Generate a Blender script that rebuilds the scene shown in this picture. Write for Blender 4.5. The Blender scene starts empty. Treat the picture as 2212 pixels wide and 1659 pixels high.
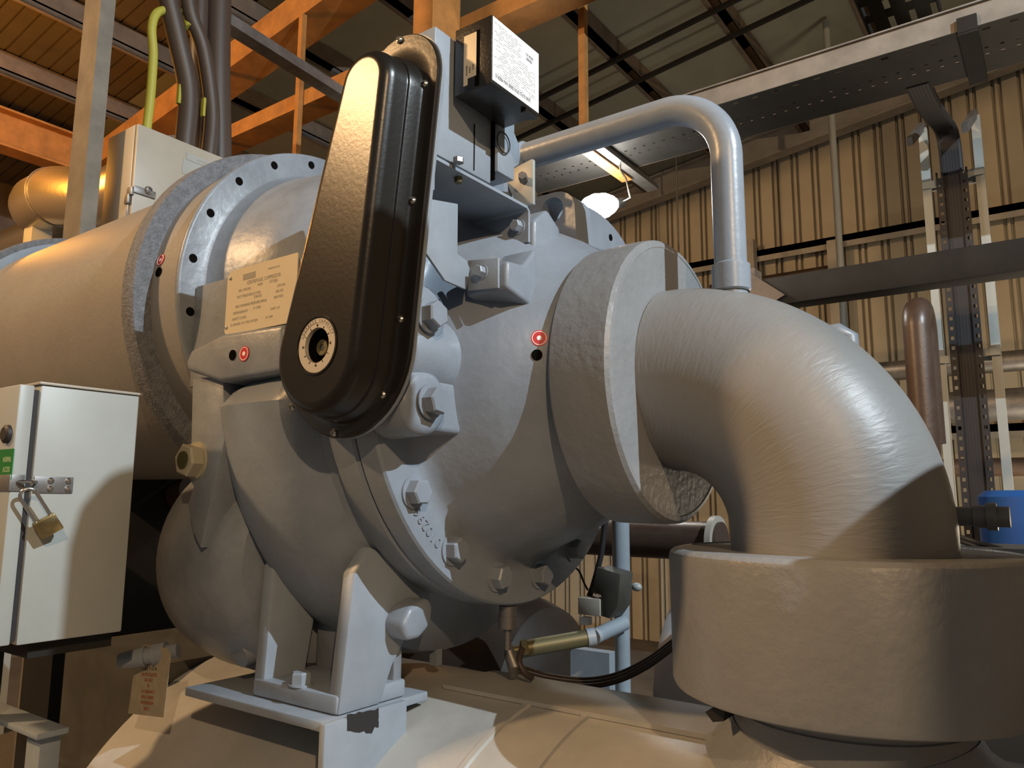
import bpy, bmesh, math, random
from mathutils import Vector, Matrix
random.seed(7)
S = bpy.context.scene
COL = S.collection
PI = math.pi
def V(*a): return Vector(a)

# ------------------------------------------------------------------ camera
CAM = V(0.6132, -1.4036, -0.2322)
yaw, pit, rol = math.radians(125.85), math.radians(8.5), math.radians(0.3)
FPX, CX, CY = 1655.0, 1106.0, 829.5
fwd = V(math.cos(yaw)*math.cos(pit), math.sin(yaw)*math.cos(pit), math.sin(pit))
r0 = V(math.sin(yaw), -math.cos(yaw), 0); u0 = r0.cross(fwd)
rgt = r0*math.cos(rol)+u0*math.sin(rol); upv = u0*math.cos(rol)-r0*math.sin(rol)
cd = bpy.data.cameras.new('camera'); cam = bpy.data.objects.new('camera', cd); COL.objects.link(cam)
cam.matrix_world = Matrix(((rgt.x, upv.x, -fwd.x, CAM.x), (rgt.y, upv.y, -fwd.y, CAM.y), (rgt.z, upv.z, -fwd.z, CAM.z), (0, 0, 0, 1)))
cd.sensor_width = 36.0; cd.lens = 36.0*FPX/2212.0; cd.clip_start = 0.05; cd.clip_end = 100
S.camera = cam
def at(u, v, ax, val):
    """point of the measured photo position (u,v) on the plane ax=val"""
    d = fwd+rgt*((u-CX)/FPX)-upv*((v-CY)/FPX); i = 'XYZ'.index(ax)
    return CAM+d*((val-CAM[i])/d[i])

# ------------------------------------------------------------------ world, lights, exposure
w = bpy.data.worlds.new('hall'); S.world = w; w.use_nodes = True
w.node_tree.nodes['Background'].inputs[0].default_value = (1.0, 0.94, 0.84, 1)
w.node_tree.nodes['Background'].inputs[1].default_value = 0.14
S.view_settings.view_transform = 'Standard'; S.view_settings.look = 'None'
S.view_settings.gamma = 1.0; S.view_settings.use_curve_mapping = False
S.view_settings.exposure = 0.16
def lamp(name, kind, loc, energy, color, size=0.1, target=None, spot=None, blend=0.3):
    l = bpy.data.lights.new(name, kind); l.energy = energy; l.color = color
    if kind in ('POINT', 'SPOT'): l.shadow_soft_size = size
    if kind == 'AREA': l.shape = 'DISK'; l.size = size
    if kind == 'SPOT': l.spot_size = spot; l.spot_blend = blend
    o = bpy.data.objects.new(name, l); COL.objects.link(o); o.location = loc
    if target is not None: o.rotation_euler = (Vector(target)-Vector(loc)).to_track_quat('-Z', 'Y').to_euler()
    return o
lamp('led_bay_light', 'SPOT', (4.1, -0.45, 3.05), 1180, (0.82, 0.93, 1.0), 0.014, (-0.3, 0, 0), 1.6)
lamp('tan_bay_light', 'POINT', (-3.95, -3.95, 3.2), 860, (1.0, 0.61, 0.29), 0.15)
lamp('sodium_bay_light', 'POINT', (-5.2, 0.2, 2.1), 70, (1.0, 0.40, 0.05), 0.2)
lamp('front_bay_light', 'SPOT', (4.6, -4.6, 2.9), 720, (1.0, 0.665, 0.37), 0.045, (0, 0, 0), 1.6)
lamp('far_wall_light', 'POINT', (1.0, 4.4, -0.7), 105, (1.0, 0.84, 0.62), 0.3)

# ------------------------------------------------------------------ materials
def mat(name, col, rough=0.5, metal=0.0, bump=0.0, bscale=40.0, stretch=(1, 1, 1), var=0.0, vscale=6.0, vcol=None, spec=0.5, bdetail=4.0, bdist=0.01, coat=0.0, sharp=(0.35, 0.65)):
    m = bpy.data.materials.new(name); m.use_nodes = True; nt = m.node_tree; N = nt.nodes; L = nt.links
    b = N['Principled BSDF']; b.inputs['Base Color'].default_value = (*col, 1); b.inputs['Roughness'].default_value = rough
    b.inputs['Metallic'].default_value = metal; b.inputs['Specular IOR Level'].default_value = spec
    if coat: b.inputs['Coat Weight'].default_value = coat; b.inputs['Coat Roughness'].default_value = 0.15
    tc = N.new('ShaderNodeTexCoord'); mp = N.new('ShaderNodeMapping'); mp.inputs['Scale'].default_value = stretch
    L.new(tc.outputs['Object'], mp.inputs['Vector'])
    if var > 0:
        n = N.new('ShaderNodeTexNoise'); n.inputs['Scale'].default_value = vscale; n.inputs['Detail'].default_value = 6; n.inputs['Roughness'].default_value = 0.65
        L.new(tc.outputs['Object'], n.inputs['Vector'])
        r = N.new('ShaderNodeMapRange'); r.inputs[1].default_value = sharp[0]; r.inputs[2].default_value = sharp[1]
        L.new(n.outputs['Fac'], r.inputs[0])
        mx = N.new('ShaderNodeMix'); mx.data_type = 'RGBA'
        c2 = vcol if vcol else tuple(c*(1-var) for c in col)
        mx.inputs[6].default_value = (*col, 1); mx.inputs[7].default_value = (*c2, 1)
        ml = N.new('ShaderNodeMath'); ml.operation = 'MULTIPLY'; ml.inputs[1].default_value = var if vcol else 1.0
        L.new(r.outputs[0], ml.inputs[0]); L.new(ml.outputs[0], mx.inputs[0]); L.new(mx.outputs[2], b.inputs['Base Color'])
    if bump > 0:
        n2 = N.new('ShaderNodeTexNoise'); n2.inputs['Scale'].default_value = bscale; n2.inputs['Detail'].default_value = bdetail
        L.new(mp.outputs[0], n2.inputs['Vector'])
        bp = N.new('ShaderNodeBump'); bp.inputs['Strength'].default_value = bump; bp.inputs['Distance'].default_value = bdist
        L.new(n2.outputs['Fac'], bp.inputs['Height']); L.new(bp.outputs[0], b.inputs['Normal'])
    return m
def emit(name, col, st):
    m = bpy.data.materials.new(name); m.use_nodes = True; b = m.node_tree.nodes['Principled BSDF']
    b.inputs['Base Color'].default_value = (1, 1, 1, 1); b.inputs['Emission Color'].default_value = (*col, 1); b.inputs['Emission Strength'].default_value = st
    return m
GREY = (0.25, 0.29, 0.345)
M = {}
M['cast'] = mat('grey_cast_paint', GREY, 0.36, bump=0.25, bscale=45, var=0.22, vscale=5, bdist=0.004)
M['castdark'] = mat('grey_gear_paint', (0.235, 0.265, 0.305), 0.38, bump=0.3, bscale=35, var=0.3, vscale=7, bdist=0.005)
M['insul'] = mat('wrinkled_lagging', (0.25, 0.262, 0.275), 0.40, bump=0.32, bscale=60, var=0.18, vscale=4, bdist=0.006, bdetail=5)
M['elbow'] = mat('streaked_lagging', (0.245, 0.245, 0.243), 0.42, spec=0.42, var=0.35, vscale=5, vcol=(0.21, 0.19, 0.165))
def bend_wrinkles(m, rb):
    """fine wrinkles that run round the pipe: noise stretched along the bend angle about the bend centre"""
    nt = m.node_tree; N = nt.nodes; L = nt.links
    tc = N.new('ShaderNodeTexCoord'); sp = N.new('ShaderNodeSeparateXYZ'); L.new(tc.outputs['Object'], sp.inputs[0])
    ad = N.new('ShaderNodeMath'); ad.operation = 'ADD'; ad.inputs[1].default_value = rb; L.new(sp.outputs[2], ad.inputs[0])
    an = N.new('ShaderNodeMath'); an.operation = 'ARCTAN2'; L.new(sp.outputs[0], an.inputs[0]); L.new(ad.outputs[0], an.inputs[1])
    a2 = N.new('ShaderNodeMath'); a2.operation = 'MULTIPLY'; a2.inputs[1].default_value = 42.0; L.new(an.outputs[0], a2.inputs[0])
    yy = N.new('ShaderNodeMath'); yy.operation = 'MULTIPLY'; yy.inputs[1].default_value = 24.0; L.new(sp.outputs[1], yy.inputs[0])
    le = N.new('ShaderNodeVectorMath'); le.operation = 'LENGTH'
    cb0 = N.new('ShaderNodeCombineXYZ'); L.new(sp.outputs[0], cb0.inputs[0]); L.new(ad.outputs[0], cb0.inputs[1]); L.new(cb0.outputs[0], le.inputs[0])
    rr = N.new('ShaderNodeMath'); rr.operation = 'MULTIPLY'; rr.inputs[1].default_value = 24.0; L.new(le.outputs['Value'], rr.inputs[0])
    cb = N.new('ShaderNodeCombineXYZ'); L.new(a2.outputs[0], cb.inputs[0]); L.new(yy.outputs[0], cb.inputs[1]); L.new(rr.outputs[0], cb.inputs[2])
    n = N.new('ShaderNodeTexNoise'); n.inputs['Scale'].default_value = 1.0; n.inputs['Detail'].default_value = 5; n.inputs['Distortion'].default_value = 0.6; L.new(cb.outputs[0], n.inputs['Vector'])
    bp = N.new('ShaderNodeBump'); bp.inputs['Strength'].default_value = 0.22; bp.inputs['Distance'].default_value = 0.005
    L.new(n.outputs['Fac'], bp.inputs['Height']); L.new(bp.outputs[0], N['Principled BSDF'].inputs['Normal'])
bend_wrinkles(M['elbow'], 0.288)
M['motor'] = mat('motor_lagging', (0.26, 0.25, 0.235), 0.5, bump=0.2, bscale=60, var=0.15, vscale=3, bdist=0.004)
M['foam'] = mat('foam_edge', (0.17, 0.18, 0.20), 0.7, bump=0.6, bscale=160, var=0.4, vscale=60, bdist=0.006)
M['ring'] = mat('flange_grey_paint', (0.27, 0.32, 0.385), 0.33, bump=0.15, bscale=70, bdist=0.003, var=0.15, vscale=12)
M['plate'] = mat('bracket_grey_paint', (0.29, 0.335, 0.39), 0.4, bump=0.12, bscale=60, bdist=0.003, var=0.15, vscale=9)
M['shell'] = mat('pale_shell_paint', (0.42, 0.42, 0.40), 0.32, bump=0.3, bscale=9, bdist=0.006, var=0.2, vscale=5)
M['black'] = mat('black_crackle', (0.010, 0.009, 0.008), 0.30, spec=0.38, bump=0.10, bscale=130, bdist=0.002, var=0.5, vscale=5, vcol=(0.02, 0.018, 0.015))
M['blackbox'] = mat('black_metal_box', (0.014, 0.013, 0.012), 0.32, bump=0.25, bscale=190, bdist=0.002)
M['hole'] = mat('dark_recess', (0.006, 0.0055, 0.005), 1.0, spec=0.0)
M['white'] = mat('white_label', (0.86, 0.87, 0.88), 0.45)
M['dialwhite'] = mat('dial_aluminium', (0.62, 0.58, 0.5), 0.35, metal=0.3)
M['ink'] = mat('black_ink', (0.03, 0.03, 0.035), 0.6)
M['greyink'] = mat('grey_ink', (0.28, 0.26, 0.22), 0.6)
M['redink'] = mat('faded_red_ink', (0.33, 0.09, 0.05), 0.6)
M['cream'] = mat('cream_nameplate', (0.62, 0.55, 0.40), 0.3, var=0.25, vscale=20, vcol=(0.72, 0.66, 0.55))
M['screw'] = mat('zinc_screw', (0.55, 0.53, 0.48), 0.25, metal=0.9)
M['steel'] = mat('bright_steel', (0.62, 0.62, 0.63), 0.22, metal=1.0)
M['galv'] = mat('galvanised_steel', (0.27, 0.26, 0.25), 0.45, metal=0.7, var=0.3, vscale=14)
M['brass'] = mat('brass', (0.55, 0.44, 0.22), 0.28, metal=1.0, var=0.3, vscale=60)
M['palebrass'] = mat('painted_brass', (0.36, 0.33, 0.24), 0.4)
M['olivebrass'] = mat('aged_brass', (0.14, 0.125, 0.065), 0.45, metal=0.4)
M['cab'] = mat('light_grey_enamel', (0.37, 0.39, 0.37), 0.42, var=0.08, vscale=8)
M['cab2'] = mat('beige_enamel', (0.40, 0.37, 0.31), 0.4, var=0.08, vscale=8)
M['rubber'] = mat('dark_rubber', (0.02, 0.018, 0.02), 0.6)
M['green'] = mat('green_sticker', (0.01, 0.19, 0.04), 0.45)
M['pale'] = mat('pale_print', (0.45, 0.62, 0.42), 0.6)
M['red'] = mat('red_sticker', (0.55, 0.02, 0.03), 0.4)
M['tag'] = mat('buff_tag', (0.44, 0.37, 0.25), 0.7, var=0.2, vscale=30)
M['cable'] = mat('brown_black_cable', (0.055, 0.038, 0.029), 0.5)
M['earth'] = mat('yellow_green_cable', (0.38, 0.36, 0.05), 0.5)
M['rust'] = mat('rusty_pipe', (0.055, 0.032, 0.021), 0.38, var=0.6, vscale=9, vcol=(0.085, 0.062, 0.05), bump=0.06, bscale=60)
M['rustdark'] = mat('dark_brown_paint', (0.028, 0.018, 0.012), 0.6, var=0.4, vscale=6)
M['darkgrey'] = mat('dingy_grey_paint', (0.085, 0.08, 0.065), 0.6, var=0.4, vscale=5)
M['railpaint'] = mat('dusty_zinc_rail', (0.26, 0.245, 0.22), 0.6, var=0.3, vscale=7)
M['postgrey'] = mat('dull_zinc_post', (0.21, 0.185, 0.15), 0.55, metal=0.2, var=0.3, vscale=8)
M['orange'] = mat('red_oxide_steel', (0.42, 0.185, 0.045), 0.7, var=0.35, vscale=6)
M['brownsteel'] = mat('brown_steel', (0.16, 0.12, 0.09), 0.7, var=0.35, vscale=6)
M['paleband'] = mat('dusty_gable_paint', (0.40, 0.37, 0.32), 0.7, var=0.3, vscale=3)
M['darksteel'] = mat('dark_grey_steel', (0.020, 0.019, 0.017), 0.7, spec=0.25, var=0.3, vscale=8)
M['traysteel'] = mat('dull_tray_steel', (0.024, 0.023, 0.021), 0.6, metal=0.3, var=0.3, vscale=8)
M['silver'] = mat('silver_cladding', (0.55, 0.52, 0.46), 0.3, metal=0.9, bump=0.15, bscale=20)
M['tealpaint'] = mat('blue_grey_pipe_paint', (0.30, 0.35, 0.40), 0.4, var=0.15, vscale=12)
M['bluedrum'] = mat('blue_plastic', (0.012, 0.08, 0.30), 0.45)
M['vessel'] = mat('white_vessel_paint', (0.48, 0.50, 0.53), 0.35, bump=0.3, bscale=8, bdist=0.006)
M['glass'] = mat('dark_sight_glass', (0.06, 0.06, 0.02), 0.08, spec=0.8)
M['concrete'] = mat('concrete', (0.14, 0.12, 0.10), 0.8, var=0.3, vscale=2)
M['wallsheet'] = mat('beige_sheet', (0.43, 0.38, 0.285), 0.6, var=0.15, vscale=1.5)
M['roofsheet'] = mat('roof_sheet', (0.29, 0.29, 0.235), 0.7, var=0.15, vscale=2)
M['roofboards'] = mat('brown_roof_boards', (0.105, 0.08, 0.045), 0.6, var=0.25, vscale=3)
M['lampglow'] = emit('lamp_glow', (1.0, 0.97, 0.9), 60)

# ------------------------------------------------------------------ mesh helpers
class MB:
    def __init__(self): self.bm = bmesh.new()
    def quadgrid(self, rows, closed=True, flip=False):
        vs = [[self.bm.verts.new(p) for p in r] for r in rows]
        for i in range(len(vs)-1):
            n = len(vs[i])
            for j in range(n if closed else n-1):
                q = [vs[i][j], vs[i][(j+1) % n], vs[i+1][(j+1) % n], vs[i+1][j]]
                if flip: q.reverse()
                try: self.bm.faces.new(q)
                except ValueError: pass
        return vs
    def cap(self, ring, flip=False):
        r = list(ring)
        if flip: r.reverse()
        try: self.bm.faces.new(r)
        except ValueError: pass
    def box(self, a, b):
        (x0, y0, z0), (x1, y1, z1) = [tuple(map(min, zip(a, b))), tuple(map(max, zip(a, b)))]
        v = [self.bm.verts.new(p) for p in ((x0,y0,z0),(x1,y0,z0),(x1,y1,z0),(x0,y1,z0),(x0,y0,z1),(x1,y0,z1),(x1,y1,z1),(x0,y1,z1))]
        for f in ((3,2,1,0),(4,5,6,7),(0,1,5,4),(1,2,6,5),(2,3,7,6),(3,0,4,7)): self.bm.faces.new([v[i] for i in f])
        return self
    def obox(self, c, ax, ay, az, hx, hy, hz):
        c = Vector(c); ax, ay, az = [Vector(t).normalized() for t in (ax, ay, az)]
        v = [self.bm.verts.new(c+ax*(sx*hx)+ay*(sy*hy)+az*(sz*hz)) for sz in (-1, 1) for (sx, sy) in ((-1,-1),(1,-1),(1,1),(-1,1))]
        for f in ((3,2,1,0),(4,5,6,7),(0,1,5,4),(1,2,6,5),(2,3,7,6),(3,0,4,7)): self.bm.faces.new([v[i] for i in f])
        return self
    def bar(self, p, q, wd, ht, up=(0, 0, 1)):
        p, q = Vector(p), Vector(q); d = (q-p); L = d.length; d.normalize()
        s = d.cross(Vector(up)).normalized(); t = s.cross(d)
        return self.obox((p+q)/2, d, s, t, L/2, wd/2, ht/2)
    def tube(self, pts, r, seg=16, caps=True):
        pts = [Vector(p) for p in pts]; n = len(pts); rs = r if isinstance(r, (list, tuple)) else [r]*n
        t0 = (pts[1]-pts[0]).normalized(); a = Vector((0, 0, 1)) if abs(t0.z) < 0.9 else Vector((1, 0, 0))
        nrm = (a-t0*a.dot(t0)).normalized(); rows = []
        for i, p in enumerate(pts):
            t = ((pts[min(i+1, n-1)]-pts[max(i-1, 0)])).normalized()
            nrm = (nrm-t*nrm.dot(t)).normalized(); b = t.cross(nrm)
            rows.append([p+nrm*(rs[i]*math.cos(2*PI*k/seg))+b*(rs[i]*math.sin(2*PI*k/seg)) for k in range(seg)])
        vs = self.quadgrid(rows)
        if caps: self.cap(vs[0], True); self.cap(vs[-1])
        return self
    def lathe(self, prof, o, ax, seg=64, caps=True, scale=None):
        """prof: list of (along, radius) about axis ax through o"""
        o = Vector(o); ax = Vector(ax).normalized(); a = Vector((0, 0, 1)) if abs(ax.z) < 0.9 else Vector((1, 0, 0))
        u = (a-ax*a.dot(ax)).normalized(); v = ax.cross(u); rows = []
        for h, r in prof:
            rows.append([o+ax*h+(u*math.cos(2*PI*k/seg)+v*math.sin(2*PI*k/seg))*(r*(scale(2*PI*k/seg) if scale else 1)) for k in range(seg)])
        vs = self.quadgrid(rows)
        if caps:
            if prof[0][1] > 1e-5: self.cap(vs[0], True)
            if prof[-1][1] > 1e-5: self.cap(vs[-1])
        return self
    def prism(self, poly, ax, a0, a1):
        """poly of 2D points in the two other axes, extruded along ax"""
        i = 'XYZ'.index(ax)
        def P(p, h): l = list(p); l.insert(i, h); return tuple(l)
        A = [self.bm.verts.new(P(p, a0)) for p in poly]; B = [self.bm.verts.new(P(p, a1)) for p in poly]; n = len(poly)
        for k in range(n): self.bm.faces.new([A[k], A[(k+1) % n], B[(k+1) % n], B[k]])
        self.bm.faces.new(list(reversed(A))); self.bm.faces.new(B)
        return self
    def holed(self, outer, hc, hr, ax, a0, a1, n=32):
        """plate of star-shaped outline with a round hole"""
        i = 'XYZ'.index(ax)
        def P(p, h): l = list(p); l.insert(i, h); return tuple(l)
        angs = sorted(set([round(2*PI*k/n, 5) for k in range(n)]+[round(math.atan2(p[1]-hc[1], p[0]-hc[0]) % (2*PI), 5) for p in outer]))
        O = []
        for a in angs:
            d = (math.cos(a), math.sin(a)); best = None
            for k in range(len(outer)):
                p, q = outer[k], outer[(k+1) % len(outer)]
                ex, ey = q[0]-p[0], q[1]-p[1]; den = d[0]*ey-d[1]*ex
                if abs(den) < 1e-12: continue
                t = ((p[0]-hc[0])*ey-(p[1]-hc[1])*ex)/den; s = ((p[0]-hc[0])*d[1]-(p[1]-hc[1])*d[0])/den
                if t > 0 and -1e-6 <= s <= 1+1e-6 and (best is None or t > best): best = t
            O.append((hc[0]+d[0]*best, hc[1]+d[1]*best))
        I = [(hc[0]+hr*math.cos(a), hc[1]+hr*math.sin(a)) for a in angs]
        self.quadgrid([[P(p, a0) for p in I], [P(p, a0) for p in O], [P(p, a1) for p in O], [P(p, a1) for p in I], [P(p, a0) for p in I]])
        return self
    def hexa(self, c, ax, af, h, rot=0.0, seg=6, chamfer=True):
        c = Vector(c); ax = Vector(ax).normalized(); a = Vector((0, 0, 1)) if abs(ax.z) < 0.9 else Vector((1, 0, 0))
        u = (a-ax*a.dot(ax)).normalized(); v = ax.cross(u); R = af/2/math.cos(PI/6)
        ring = lambda r, z: [c+ax*z+(u*math.cos(rot+2*PI*k/seg)+v*math.sin(rot+2*PI*k/seg))*r for k in range(seg)]
        vs = self.quadgrid([ring(R, 0), ring(R, h*0.86), ring(R*0.88, h)]); self.cap(vs[0], True); self.cap(vs[-1])
        return self
    def sphere(self, c, r, seg=20, rings=12, sc=(1, 1, 1)):
        c = Vector(c); rows = []
        for i in range(rings+1):
            t = PI*i/rings
            rows.append([c+Vector((r*sc[0]*math.sin(t)*math.cos(2*PI*k/seg), r*sc[1]*math.sin(t)*math.sin(2*PI*k/seg), r*sc[2]*math.cos(t))) for k in range(seg)])
        self.quadgrid(rows); return self
    def text(self, body, size, o, right, up, align='LEFT', depth=0.0006, xs=1.0):
        c = bpy.data.curves.new('t', 'FONT'); c.body = body; c.size = size; c.align_x = align; c.extrude = depth/2; c.resolution_u = 2
        ob = bpy.data.objects.new('t', c); COL.objects.link(ob); bpy.context.view_layer.update()
        me = bpy.data.meshes.new_from_object(ob.evaluated_get(bpy.context.evaluated_depsgraph_get()))
        right = Vector(right).normalized(); up = Vector(up).normalized(); nn = right.cross(up)
        o = Vector(o); mx = Matrix(((right.x*xs, up.x, nn.x, o.x), (right.y*xs, up.y, nn.y, o.y), (right.z*xs, up.z, nn.z, o.z), (0, 0, 0, 1)))
        me.transform(mx); self.bm.from_mesh(me)
        bpy.data.objects.remove(ob); bpy.data.curves.remove(c); bpy.data.meshes.remove(me)
        return self
    def obj(self, name, m, parent=None, bevel=0.0, ang=35, seg=2):
        bm = self.bm
        bmesh.ops.remove_doubles(bm, verts=bm.verts, dist=1e-6)
        bmesh.ops.recalc_face_normals(bm, faces=bm.faces)
        if bevel > 0:
            es = [e for e in bm.edges if len(e.link_faces) == 2 and e.calc_face_angle(0) > math.radians(ang)]
            bmesh.ops.bevel(bm, geom=es, offset=bevel, segments=seg, profile=0.5, affect='EDGES', clamp_overlap=True)
        lim = math.radians(32)
        for f in bm.faces: f.smooth = True
        for e in bm.edges:
            if len(e.link_faces) == 2 and e.calc_face_angle(0) > lim: e.smooth = False
        me = bpy.data.meshes.new(name); bm.to_mesh(me); bm.free(); me.materials.append(M[m] if isinstance(m, str) else m)
        o = bpy.data.objects.new(name, me); COL.objects.link(o)
        if parent:
            o.parent = parent; o.matrix_parent_inverse = PINV.get(parent.name, Matrix())
        return o
PINV = {}
def thing(name, label, cat, loc=(0, 0, 0), group=None):
    o = bpy.data.objects.new(name, None); COL.objects.link(o); o.location = loc; o.empty_display_size = 0.1
    PINV[o.name] = Matrix.Translation(-Vector(loc))
    tag(o, label, cat, group); return o
def tag(o, label, cat, group=None):
    o['label'] = label; o['category'] = cat
    if group: o['group'] = group
    return o
def struct(o): o['kind'] = 'structure'; return o
def dup(src, parent, mv):
    c = src.copy(); COL.objects.link(c); c.parent = parent; c.matrix_parent_inverse = src.matrix_parent_inverse.copy()
    c.matrix_local = mv @ src.matrix_local if parent is None else src.matrix_basis
    return c
def arc(c, u, v, r, a0, a1, n=12):
    c, u, v = Vector(c), Vector(u), Vector(v)
    return [c+u*(r*math.cos(math.radians(a0+(a1-a0)*k/n)))+v*(r*math.sin(math.radians(a0+(a1-a0)*k/n))) for k in range(n+1)]
def bez(p0, p1, p2, p3, n=14):
    p0, p1, p2, p3 = map(Vector, (p0, p1, p2, p3))
    return [p0*(1-t)**3+p1*(3*t*(1-t)**2)+p2*(3*t*t*(1-t))+p3*t**3 for t in [k/n for k in range(n+1)]]

FLOOR = -1.85; WY = 7.0
# ------------------------------------------------------------------ the hall
gA = at(1300, 470, 'Y', WY); gB = at(2150, 150, 'Y', WY)
RS = (gB.z-gA.z)/(gB.x-gA.x); RZ = gA.z-RS*gA.x+0.16
def roofz(x): return RZ+RS*x
RAFY = 1.84
XL, XR, YF = -8.2, 6.5, -6.0
m = MB(); m.box((XL, YF, FLOOR-0.1), (XR, WY+0.1, FLOOR)); struct(m.obj('floor', 'concrete'))
# wall_right : ribbed sheet
m = MB(); prof = []; x = XL
while x < XR-0.2:
    prof += [(x, 0), (x+0.122, 0), (x+0.124, 0.05), (x+0.152, 0.05), (x+0.154, 0), (x+0.180, 0), (x+0.182, 0.05), (x+0.210, 0.05), (x+0.212, 0)]; x += 0.215
top = [V(px, WY+py, roofz(px)+0.1) for px, py in prof]; bot = [V(px, WY+py, FLOOR) for px, py in prof]
m.quadgrid([bot, top], closed=False)
bk_t = [V(p.x, WY+0.09, p.z) for p in top]; bk_b = [V(p.x, WY+0.09, FLOOR) for p in bot]
m.quadgrid([bk_b, bk_t], closed=False, flip=True)
struct(m.obj('wall_right', 'wallsheet'))
m = MB(); m.box((XL-0.1, YF, FLOOR), (XL, WY+0.1, roofz(XL)+0.1)); struct(m.obj('wall_left', 'brownsteel'))
# ceiling : ribbed boards in the near bay, smooth sheet in the far bays
m = MB(); prof = [(YF, 0)]; y = YF
while y < RAFY-0.1:
    prof += [(y+0.005, 0), (y+0.09, 0), (y+0.093, 0.018), (y+0.105, 0.018), (y+0.108, 0)]; y += 0.11
m.quadgrid([[V(XL, py, roofz(XL)+pz) for py, pz in prof], [V(XR, py, roofz(XR)+pz) for py, pz in prof]], closed=False)
m.quadgrid([[V(XL, YF, roofz(XL)+0.08), V(XL, y, roofz(XL)+0.08)], [V(XR, YF, roofz(XR)+0.08), V(XR, y, roofz(XR)+0.08)]], closed=False)
struct(m.obj('ceiling', 'roofboards'))
m = MB(); vs8 = [V(XL, y, roofz(XL)), V(XR, y, roofz(XR)), V(XR, WY+0.1, roofz(XR)), V(XL, WY+0.1, roofz(XL))]
m.quadgrid([vs8, [p+V(0, 0, 0.08) for p in vs8]]); m.quadgrid([[vs8[0], vs8[1]], [vs8[3], vs8[2]]], closed=False); m.quadgrid([[vs8[0]+V(0, 0, 0.08), vs8[1]+V(0, 0, 0.08)], [vs8[3]+V(0, 0, 0.08), vs8[2]+V(0, 0, 0.08)]], closed=False)
struct(m.obj('ceiling', 'roofsheet'))
def ibeam(mb, p, q, ht, wd, tf=0.02, tw=0.014, up=(0, 0, 1)):
    """p,q on the top of the section"""
    p, q, u = Vector(p), Vector(q), Vector(up); d = (q-p).normalized(); s = d.cross(u).normalized(); t = s.cross(d)
    for c, a, b in ((-tf/2, wd, tf), (-ht+tf/2, wd, tf), (-ht/2, tw, ht-2*tf)): mb.bar(p+t*c, q+t*c, a, b, up)
# purlins along Y under the sheet
for k in range(9):
    px = -1.38-0.93*k+0.93*2
    m = MB(); m.box((px-0.035, YF, roofz(px)-0.17), (px+0.035, WY-0.05, roofz(px)-0.012)); m.box((px-0.075, YF, roofz(px)-0.17), (px+0.035, WY-0.05, roofz(px)-0.155))
    struct(m.obj('roof_purlin', 'brownsteel'))
# rafters along the slope
m = MB(); m.bar((XL, RAFY+0.10, roofz(XL)-0.285), (XR, RAFY+0.10, roofz(XR)-0.285), 0.26, 0.22); struct(m.obj('roof_rafter', 'orange'))
m = MB(); ibeam(m, (XL, WY-0.22, roofz(XL)-0.02), (XR, WY-0.22, roofz(XR)-0.02), 0.30, 0.16, up=(0, 0, 1)); struct(m.obj('gable_rafter', 'paleband'))
# truss bottom tie in the plane of the rafter, hangers and column
tz = at(740, 175, 'Y', RAFY).z
m = MB(); m.box((-7.6, RAFY, tz-0.05), (0.2, RAFY+0.19, tz+0.065)); struct(m.obj('roof_tie_beam', 'orange'))
cx = at(935, 40, 'Y', RAFY).x
m = MB(); m.box((at(893, 40, 'Y', RAFY-0.25).x, RAFY-0.25, FLOOR), (at(934, 40, 'Y', RAFY-0.25).x, RAFY-0.005, roofz(cx)-0.18)); struct(m.obj('column', 'orange'))
for u in (652, 487):
    hx = at(u, 250, 'Y', RAFY).x
    m = MB(); m.box((hx-0.028, RAFY-0.045, 0.9), (hx+0.012, RAFY-0.005, roofz(hx)-0.4)); struct(m.obj('truss_post', 'orange'))
# grey cross strut over the motor, sag rods
p0, p1 = at(500, 55, 'Z', 2.25), at(742, 208, 'Z', 2.25)
m = MB(); m.bar(p0+(p0-p1)*1.2, p1+(p1-p0)*0.6, 0.09, 0.06); struct(m.obj('roof_strut', 'galv'))
for (ua, va, ub, vb) in ((1185, 206, 1532, 25), (1276, 226, 1739, 0)):
    yy = None
    d = None
    # rods lie just below the purlins, along the slope
    def onroof(u, v, dz=-0.2):
        d = fwd+rgt*((u-CX)/FPX)-upv*((v-CY)/FPX); t = (RZ+dz+RS*CAM.x-CAM.z)/(d.z-RS*d.x); return CAM+d*t
    a = onroof(ua, va); b = onroof(ub, vb); yy = (a.y+b.y)/2
    m = MB(); m.bar((a.x-2.5, yy, roofz(a.x-2.5)-0.2), (b.x+1.5, yy, roofz(b.x+1.5)-0.2), 0.035, 0.035); struct(m.obj('roof_sag_rod', 'darksteel'))
# wall girts
for (ua, va, ub, vb) in ((1640, 545, 2000, 490),):
    a = at(ua, va, 'Y', WY-0.08); b = at(ub, vb, 'Y', WY-0.08); z = (a.z+b.z)/2
    for zz in (z, z-2.05):
        m = MB(); m.box((XL, WY-0.14, zz-0.04), (XR, WY-0.04, zz+0.03)); m.box((XL, WY-0.14, zz-0.1), (XR, WY-0.13, zz+0.03)); struct(m.obj('wall_girt', 'paleband'))
for u, wd in ((1808, 0.14), (1622, 0.12)):
    x_ = at(u, 600, 'Y', WY-0.2).x
    m = MB(); m.box((x_-wd/2, WY-0.26, FLOOR), (x_+wd/2, WY-0.14, at(u, 520, 'Y', WY-0.2).z)); struct(m.obj('wall_post', 'paleband'))

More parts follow.
